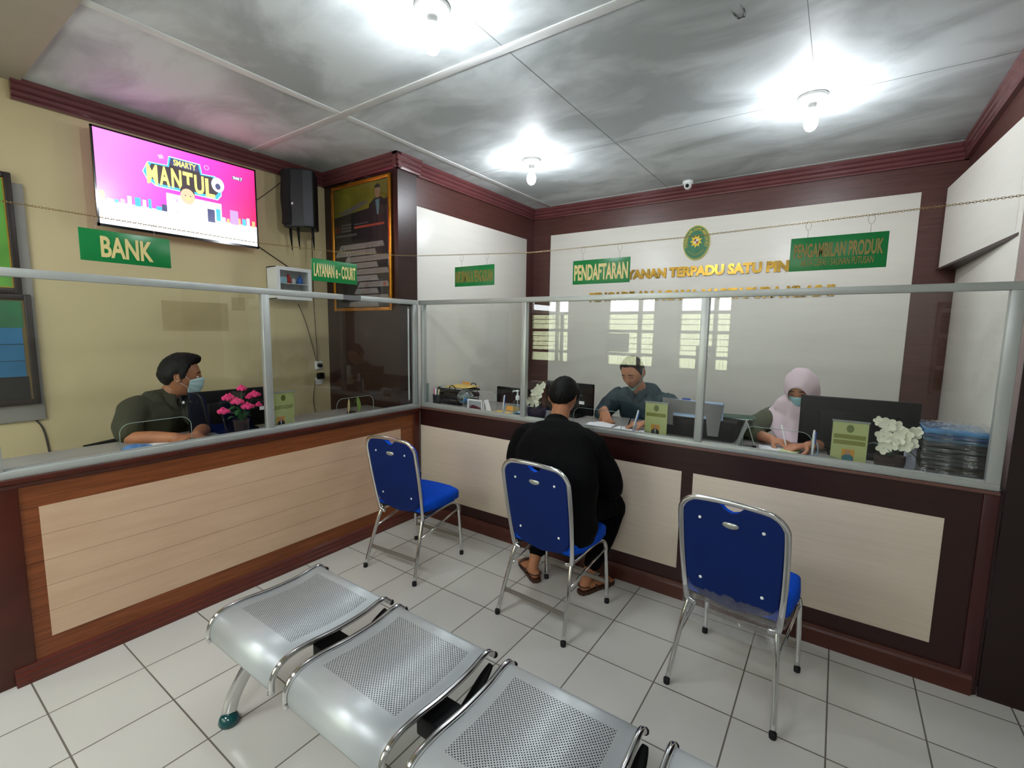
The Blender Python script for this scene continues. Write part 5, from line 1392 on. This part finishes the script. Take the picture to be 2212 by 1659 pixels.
# jacket
M_blk = mat('black_jacket_cloth', '#060607', rough=.85, var=.15, bump=.15, bscale=60, spec=.15)
mb = MB()
P, (a, b2) = smooth_pts([(1.63, -.56, .50), (1.61, -.56, .62), (1.575, -.53, .78), (1.525, -.46, .93), (1.495, -.40, 1.00), (1.482, -.365, 1.035)],
                        [[.215, .225, .252, .240, .175, .080], [.140, .140, .145, .135, .110, .078]], 4)
loft(mb, P, a, b2, ref=(1, 0, 0), n=28, power=2.3)
for sh, el, wr in (((1.300, -.405, .945), (1.175, -.31, .695), (1.35, -.105, .635)), ((1.715, -.405, .955), (1.815, -.30, .70), (1.63, -.105, .635))):
    s = 1 if sh[0] > 1.5 else -1
    limb(mb, [(sh[0]-s*.08, sh[1], sh[2]+.018), sh, ((sh[0]+el[0])/2+s*.028, (sh[1]+el[1])/2, (sh[2]+el[2])/2), el, ((el[0]+wr[0])/2, (el[1]+wr[1])/2, (el[2]+wr[2])/2), wr], [.082, .082, .076, .064, .055, .046])
obj('jacket', skinned(rel(mb, B), .008, 5, .006, (7, 7, 5), 3), M_blk, pe)
mb = MB()
def colr(u, v):
    t = 2*PI*u; c = Vector((1.479, -.352, 1.035)); ax = Vector((-.12, .42, .9)).normalized(); s_ = Vector((1, 0, 0)); s_ = (s_-ax*s_.dot(ax)).normalized(); f_ = ax.cross(s_)
    rr = .074-.006*v
    return tuple(c+s_*math.cos(t)*rr+f_*math.sin(t)*rr+ax*(-.012+.045*v)-Vector(B))
o = obj('jacket_collar', MB().grid(colr, 36, 5, closeu=True), M_blk, pe); sd = o.modifiers.new('t', 'SOLIDIFY'); sd.thickness = .008
# trousers
mb = MB()
limb(mb, [(1.60, -.58, .555), (1.60, -.44, .56)], [.17, .16], ry=[.085, .085])
for s, (ft, d, an, kn) in ((-1, FT[0]), (1, FT[1])):
    hp = (1.60+s*.09, -.50, .57)
    limb(mb, [hp, ((hp[0]+kn[0])/2, -.32, .575), (kn[0], kn[1]-.02, .52), Vector(kn).lerp(Vector(an), .45), Vector(kn).lerp(Vector(an), .80)], [.095, .088, .074, .062, .050])
obj('trousers', skinned(rel(mb, B), .008, 4, .005, (9, 9, 6), 8), mat('black_trousers', '#050506', rough=.9, spec=.1, var=.2, bump=.2, bscale=80), pe)
M_sand = mat('brown_leather_sandal', '#3f2417', rough=.55, var=.2, bump=.2, bscale=50)
for ft, d, an, kn in FT:
    d = Vector((d[0], d[1], 0)).normalized(); sd_ = d.cross(Vector((0, 0, 1))); f0 = Vector(ft)-Vector(B)
    ol = [(-.055, 0), (-.045, .028), (0, .038), (.08, .036), (.16, .046), (.215, .040), (.240, .018), (.243, -.01), (.225, -.034), (.16, -.042), (.08, -.034), (0, -.036), (-.045, -.027)]
    pts = [(f0+d*a_+sd_*b_) for a_, b_ in ol]
    so = obj('sandal', MB().prism([(p.x, p.y) for p in pts], .001, .022, plane='xy'), M_sand, pe)
    sb = MB()
    for a_, r_ in ((.16, .047), (.06, .043)):
        sb.tube([f0+d*a_+sd_*r_*math.cos(q)+Vector((0, 0, .018+.044*math.sin(q))) for q in [PI*k/10 for k in range(11)]], .010, 8, ry=.0035)
    sb.tube([f0-d*.045*math.cos(q)+sd_*.037*math.sin(q)+Vector((0, 0, .050)) for q in [-PI/2+PI*k/10 for k in range(11)]], .007, 8, ry=.003)
    obj('sandal_strap', sb, M_sand, so)

# ---------------------------------------------------------------- the bank clerk
B = (-.70, -1.68, 0)
pe = person('person in a dark olive shirt and pale blue face mask behind the left glass screen', B)
tf = Vector((.90, .43, 0)).normalized(); tr_ = Vector((tf.y, -tf.x, 0))
hc = Vector((-.585, -1.560, 1.278)); Mh = head_matrix(hc, (.40, .90), 7, -4, 1.08)
shc = Vector((-.635, -1.665, 1.095))
rs = shc+tr_*.175; ls = shc-tr_*.175+Vector((0, 0, .01))
mb = MB(); add_head(mb, Mh)
limb(mb, [shc+Vector((0, 0, -.02)), (-.622, -1.625, 1.155), (-.598, -1.578, 1.235)], [.070, .056, .054])
pel = Vector((-.74, -1.70, .62))
limb(mb, [pel, pel.lerp(shc, .5), shc-Vector((0, 0, .05))], [.12, .12, .11])
rel_, rw = Vector((-.46, -1.890, .960)), Vector((-.225, -1.735, .966))
lel, lw = Vector((-.43, -1.50, .965)), Vector((-.205, -1.640, .966))
limb(mb, [rs, rs.lerp(rel_, .5), rel_, rel_.lerp(rw, .5), rw], [.05, .045, .040, .036, .027])
limb(mb, [ls, ls.lerp(lel, .5), lel, lel.lerp(lw, .5), lw], [.05, .045, .040, .036, .027])
add_hand(mb, rw, (.35, .95, -.02), (0, 0, -1), 1, (12, 18, 14))
add_hand(mb, lw, (.25, -.95, -.02), (0, 0, -1), -1, (20, 25, 20))
obj('body', skinned(rel(mb, B), .0042, 3), M_skin3, pe)
obj('hair', hair_mesh(M_(B, Mh), thick=.022, quiff=.020, seed=5, line=[44, 42, 36, 20, -4, -10, 6, -14, -26, -30], short_sides=False), M_hair, pe)
eyes(M_(B, Mh), pe, look=.1)
fm = obj('face_mask', mask_mesh(M_(B, Mh)), M_maskm, pe); obj('ear_loop', mask_loops(M_(B, Mh)), M_whitep, fm)
M_olv = mat('dark_olive_shirt', '#33331f', rough=.85, var=.15, vscale=6, bump=.15, bscale=200)
mb = MB()
P, (a, b2) = smooth_pts([pel-Vector((0, 0, .04)), pel.lerp(shc, .35), pel.lerp(shc, .72), shc-Vector((0, 0, .045)), shc+Vector((.004, .006, .025)), (-.622, -1.635, 1.145)],
                        [[.165, .165, .185, .185, .140, .066], [.125, .125, .128, .110, .080, .062]], 4)
loft(mb, P, a, b2, ref=tr_, n=28, power=2.3)
limb(mb, [rs-tr_*.06, rs, rs.lerp(rel_, .45)+tr_*.02, rs.lerp(rel_, .86)], [.078, .078, .072, .066])
limb(mb, [ls+tr_*.06, ls, ls.lerp(lel, .45), ls.lerp(lel, .86)], [.078, .076, .070, .062])
obj('shirt', skinned(rel(mb, B), .007, 4, .006, (8, 8, 5), 1), M_olv, pe)
o = obj('collar', collar(MB(), B, (-.622, -1.628, 1.150), (.10, .22, .95), .060, tf, .030), M_olv, pe); sd = o.modifiers.new('t', 'SOLIDIFY'); sd.thickness = .003
obj('microphone_clip', MB().sphere(tuple(Vector((-.535, -1.575, 1.115))-Vector(B)), (.008, .008, .010), 10), M_whitep, pe)
mb = MB()
limb(mb, [pel+tr_*-.0, pel+Vector((.02, 0, 0))], [.15, .15], ry=[.10, .10], ref=tr_)
for s in (-1, 1):
    h0 = pel+tr_*s*.09+Vector((0, 0, -.01)); k0 = h0+tf*.36; k0.x = min(k0.x, -.40)
    limb(mb, [h0, h0.lerp(k0, .5), k0, k0+Vector((0, 0, -.25)), k0+Vector((0, 0, -.46))], [.09, .08, .07, .06, .05])
obj('trousers', skinned(rel(mb, B), .010, 3), mat('dark_olive_trousers', '#2a2a1c', rough=.9), pe)
office_chair('dark office chair under the bank clerk', (-.745, -1.715, 0), math.atan2(-tf.x, tf.y), seat=.515, top=.86, w=.34)

# ---------------------------------------------------------------- the man in the teal shirt
B = (1.63, .78, 0)
pe = person('person in a dark teal shirt with a mask under the chin, writing at the counter', B)
hc = Vector((1.583, .600, 1.298)); Mh = head_matrix(hc, (-.13, -1), 30, 3, 1.0)
shc = Vector((1.62, .735, 1.105)); tr_ = Vector((-1, .06, 0)).normalized()      # his right is towards -x
rs = Vector((1.435, .725, 1.085)); ls = Vector((1.805, .725, 1.075))
mb = MB(); add_head(mb, Mh)
limb(mb, [shc, (1.605, .69, 1.165), (1.592, .635, 1.225)], [.070, .058, .056])
pel = Vector((1.64, .86, .64))
limb(mb, [pel, pel.lerp(shc, .5), shc-Vector((0, 0, .05))], [.12, .12, .11])
rel_, rw = Vector((1.365, .56, .965)), Vector((1.478, .345, 1.035))
lel, lw = Vector((2.01, .52, .985)), Vector((1.800, .275, .985))
limb(mb, [rs, rs.lerp(rel_, .5), rel_, rel_.lerp(rw, .5), rw], [.05, .046, .042, .036, .026])
limb(mb, [ls, ls.lerp(lel, .5), lel, lel.lerp(lw, .5), lw], [.05, .046, .042, .036, .026])
add_hand(mb, rw, (.35, -.40, -.62), (.3, .75, -.5), -1, (10, 22, 18), pinch=True, scale=.98)
add_hand(mb, lw, (-.93, -.38, -.06), (.0, .1, -1), 1, (32, 42, 30), scale=.98)
obj('body', skinned(rel(mb, B), .0042, 3), M_skin2, pe)
obj('hair', hair_mesh(M_(B, Mh), thick=.013, quiff=.008, seed=9, line=[48, 46, 38, 16, -6, -8, 4, -16, -26, -30]), M_hair2, pe)
eyes(M_(B, Mh), pe, closed=True)
fm = obj('face_mask', mask_mesh(M_(B, Mh), top=-50, bot=-84, side=-34, width=66), M_mask2, pe)
obj('ear_loop', mask_loops(M_(B, Mh), width=66, side=-34), M_mask2, fm)
obj('pen', MB().tube([Vector((1.700, .225, .955))-Vector(B), Vector((1.725, .262, 1.075))-Vector(B)], .0042, 8), M_black, pe)
M_tl = mat('dark_teal_shirt', '#293d45', rough=.8, var=.12, vscale=5, bump=.12, bscale=200)
mb = MB()
P, (a, b2) = smooth_pts([pel-Vector((0, 0, .04)), pel.lerp(shc, .35), pel.lerp(shc, .72), shc-Vector((0, 0, .045)), shc+Vector((0, -.010, .028)), (1.607, .70, 1.150)],
                        [[.170, .170, .190, .190, .150, .066], [.125, .125, .128, .112, .082, .064]], 4)
loft(mb, P, a, b2, ref=tr_, n=28, power=2.3)
limb(mb, [rs-tr_*.06, rs, rs.lerp(rel_, .5)+tr_*.014, rel_, rel_.lerp(rw, .35)], [.080, .078, .070, .058, .050])
limb(mb, [ls+tr_*.06, ls, ls.lerp(lel, .5)-tr_*.014, lel, lel.lerp(lw, .30)], [.080, .078, .072, .060, .050])
obj('shirt', skinned(rel(mb, B), .007, 4, .006, (8, 8, 5), 6), M_tl, pe)
o = obj('collar', collar(MB(), B, (1.606, .700, 1.158), (-.04, -.35, .93), .061, (-.05, -1, 0), .030), M_tl, pe); sd = o.modifiers.new('t', 'SOLIDIFY'); sd.thickness = .003
for s_, q in ((-1, rs), (1, ls)):
    p = Vector(q)-Vector(B)+Vector((-s_*.035, -.01, .073))
    obj('epaulette', MB().box(-.045, .045, -.018, .018, 0, .006, bev=.002, T=Matrix.Translation(p) @ Matrix.Rotation(R(s_*14), 4, 'Y')), M_tl, pe)
mb = MB()
limb(mb, [pel, pel+Vector((0, -.02, 0))], [.16, .16], ry=[.10, .10])
for s in (-1, 1):
    h0 = pel+Vector((s*.09, 0, -.01)); k0 = h0+Vector((0, -.40, .0)); k0.y = max(k0.y, .40)
    limb(mb, [h0, h0.lerp(k0, .5), k0, k0+Vector((0, 0, -.25)), k0+Vector((0, 0, -.46))], [.09, .08, .07, .06, .05])
obj('trousers', skinned(rel(mb, B), .010, 3), mat('dark_grey_trousers', '#202427', rough=.9), pe)
office_chair('dark brown office chair behind the person in the teal shirt', (1.60, .90, 0), R(180), seat=.535, top=1.02, w=.62)

# ---------------------------------------------------------------- the woman in the pink headscarf
B = (2.70, .80, 0)
pe = person('person in a pale pink headscarf, blue mask and olive blouse, writing beside the large monitor', B)
hc = Vector((2.668, .625, 1.262)); Mh = head_matrix(hc, (-.20, -1), 27, 4, .99)
shc = Vector((2.69, .735, 1.085)); tr_ = Vector((-1, .05, 0)).normalized()
rs = Vector((2.525, .725, 1.055)); ls = Vector((2.855, .725, 1.055))
mb = MB(); add_head(mb, Mh)
limb(mb, [shc, (2.68, .69, 1.145), (2.672, .65, 1.20)], [.060, .050, .048])
pel = Vector((2.71, .86, .64))
limb(mb, [pel, pel.lerp(shc, .5), shc-Vector((0, 0, .05))], [.11, .11, .10])
rel_, rw = Vector((2.395, .49, .975)), Vector((2.560, .300, .985))
lel, lw = Vector((2.90, .52, .985)), Vector((2.735, .275, .980))
limb(mb, [rs, rs.lerp(rel_, .5), rel_, rel_.lerp(rw, .5), rw], [.045, .040, .036, .033, .025])
limb(mb, [ls, ls.lerp(lel, .5), lel, lel.lerp(lw, .5), lw], [.045, .040, .036, .033, .025])
add_hand(mb, rw, (.85, -.50, -.05), (.1, .1, -1), -1, (28, 40, 30), scale=.92)
add_hand(mb, lw, (-.75, -.62, -.03), (.0, .1, -1), 1, (18, 24, 18), scale=.92)
obj('body', skinned(rel(mb, B), .0042, 3), M_skin2, pe)
eyes(M_(B, Mh), pe, closed=True)
fm = obj('face_mask', mask_mesh(M_(B, Mh)), mat('light_blue_mask', '#9cc9d3', rough=.8), pe); obj('ear_loop', mask_loops(M_(B, Mh)), M_whitep, fm)
obj('pen', MB().tube([Vector((2.638, .232, .957))-Vector(B), Vector((2.600, .262, 1.085))-Vector(B)], .0042, 8), M_whitep, pe)
M_pinks = mat('pale_pink_headscarf', '#e6cfd8', rough=.85, var=.04, bump=.08, bscale=120)
ML = M_(B, Mh)
mb = MB()
def scarf(u, v):
    """rim round the face (v=0) swept back over the head (v=1)"""
    t = 2*PI*u
    phi = R(40+8*max(0, math.sin(t))*-1+(16 if math.sin(t) < 0 else 0)*abs(math.sin(t)))      # angle of the face opening from the forward axis
    ph = phi+(PI-phi)*v
    x = math.sin(ph)*math.cos(t); z = math.sin(ph)*math.sin(t); y = math.cos(ph)
    f = .012+.010*math.sin(PI*min(1, v*1.5))+.0025*math.sin(t*9+v*5)*v*(1-v)*3
    p = head_pt(x, y, z, True, f)
    if v < .12: p += Vector((0, .010*(1-v/.12), 0))
    if z < -.2: p.z -= .02*(-z-.2)
    if z > .5 and y < .3: p.z += .006
    return tuple(ML @ p)
mb.grid(scarf, 64, 28, closeu=True)
def cape(u, v):
    """drape from under the chin over shoulders and chest"""
    t = 2*PI*u; cx, sy = math.cos(t), math.sin(t)
    keys = [(0.0, .082, .092, -.004, -.045, 1.235), (.22, .140, .108, -.016, -.025, 1.180), (.45, .178, .115, -.010, .0, 1.105), (.7, .205, .135, -.010, -.01, 1.04), (1.0, .215, .150, -.012, -.03, .975)]
    ks = [k[0] for k in keys]
    rx = interp(v, ks, [k[1] for k in keys]); ry = interp(v, ks, [k[2] for k in keys]); ox = interp(v, ks, [k[3] for k in keys]); oy = interp(v, ks, [k[4] for k in keys]); z = interp(v, ks, [k[5] for k in keys])
    fold = 1+.055*math.sin(t*7+1.2+v*1.5)*min(1, v*2)+.03*math.sin(t*13+.4)*v
    front = max(0, -sy)**3
    x = 2.685+ox+cx*rx*fold; y = .705+oy+sy*ry*fold
    if v > .5: x = 2.685+(x-2.685)*(1-.25*(v-.5)*2*front)
    z = z-.075*front*v+(.045*abs(cx)**2*v if v > .4 else 0)
    return (x-B[0], y-B[1]-.055*front*v, z)
mb.grid(cape, 96, 26, closeu=True)
o = obj('headscarf', mb, M_pinks, pe); sd = o.modifiers.new('t', 'SOLIDIFY'); sd.thickness = .0025
M_olv2 = mat('olive_blouse', '#555843', rough=.85, var=.12, vscale=6, bump=.12, bscale=200)
mb = MB()
P, (a, b2) = smooth_pts([pel-Vector((0, 0, .04)), pel.lerp(shc, .35), pel.lerp(shc, .72), shc-Vector((0, 0, .045)), shc+Vector((0, -.010, .020)), (2.685, .70, 1.12)],
                        [[.165, .150, .160, .165, .130, .060], [.120, .115, .118, .100, .075, .058]], 4)
loft(mb, P, a, b2, ref=tr_, n=28, power=2.2)
limb(mb, [rs-tr_*.05, rs, rs.lerp(rel_, .5)+tr_*.014, rel_, rel_.lerp(rw, .45)], [.074, .072, .068, .060, .050])
limb(mb, [ls+tr_*.05, ls, ls.lerp(lel, .5)-tr_*.014, lel, lel.lerp(lw, .45)], [.074, .072, .068, .060, .050])
obj('blouse', skinned(rel(mb, B), .007, 4, .005, (8, 8, 5), 12), M_olv2, pe)
mb = MB()
limb(mb, [pel, pel+Vector((0, -.02, 0))], [.16, .16], ry=[.10, .10])
for s in (-1, 1):
    h0 = pel+Vector((s*.085, 0, -.01)); k0 = h0+Vector((0, -.38, .0)); k0.y = max(k0.y, .44)
    limb(mb, [h0, h0.lerp(k0, .5), k0, k0+Vector((0, 0, -.25)), k0+Vector((0, 0, -.46))], [.09, .085, .075, .065, .055])
obj('skirt', skinned(rel(mb, B), .010, 3), mat('olive_skirt', '#45483a', rough=.9), pe)
office_chair('black office chair under the person in the pink headscarf', (2.71, .90, 0), R(180), seat=.535, top=.95, w=.40)
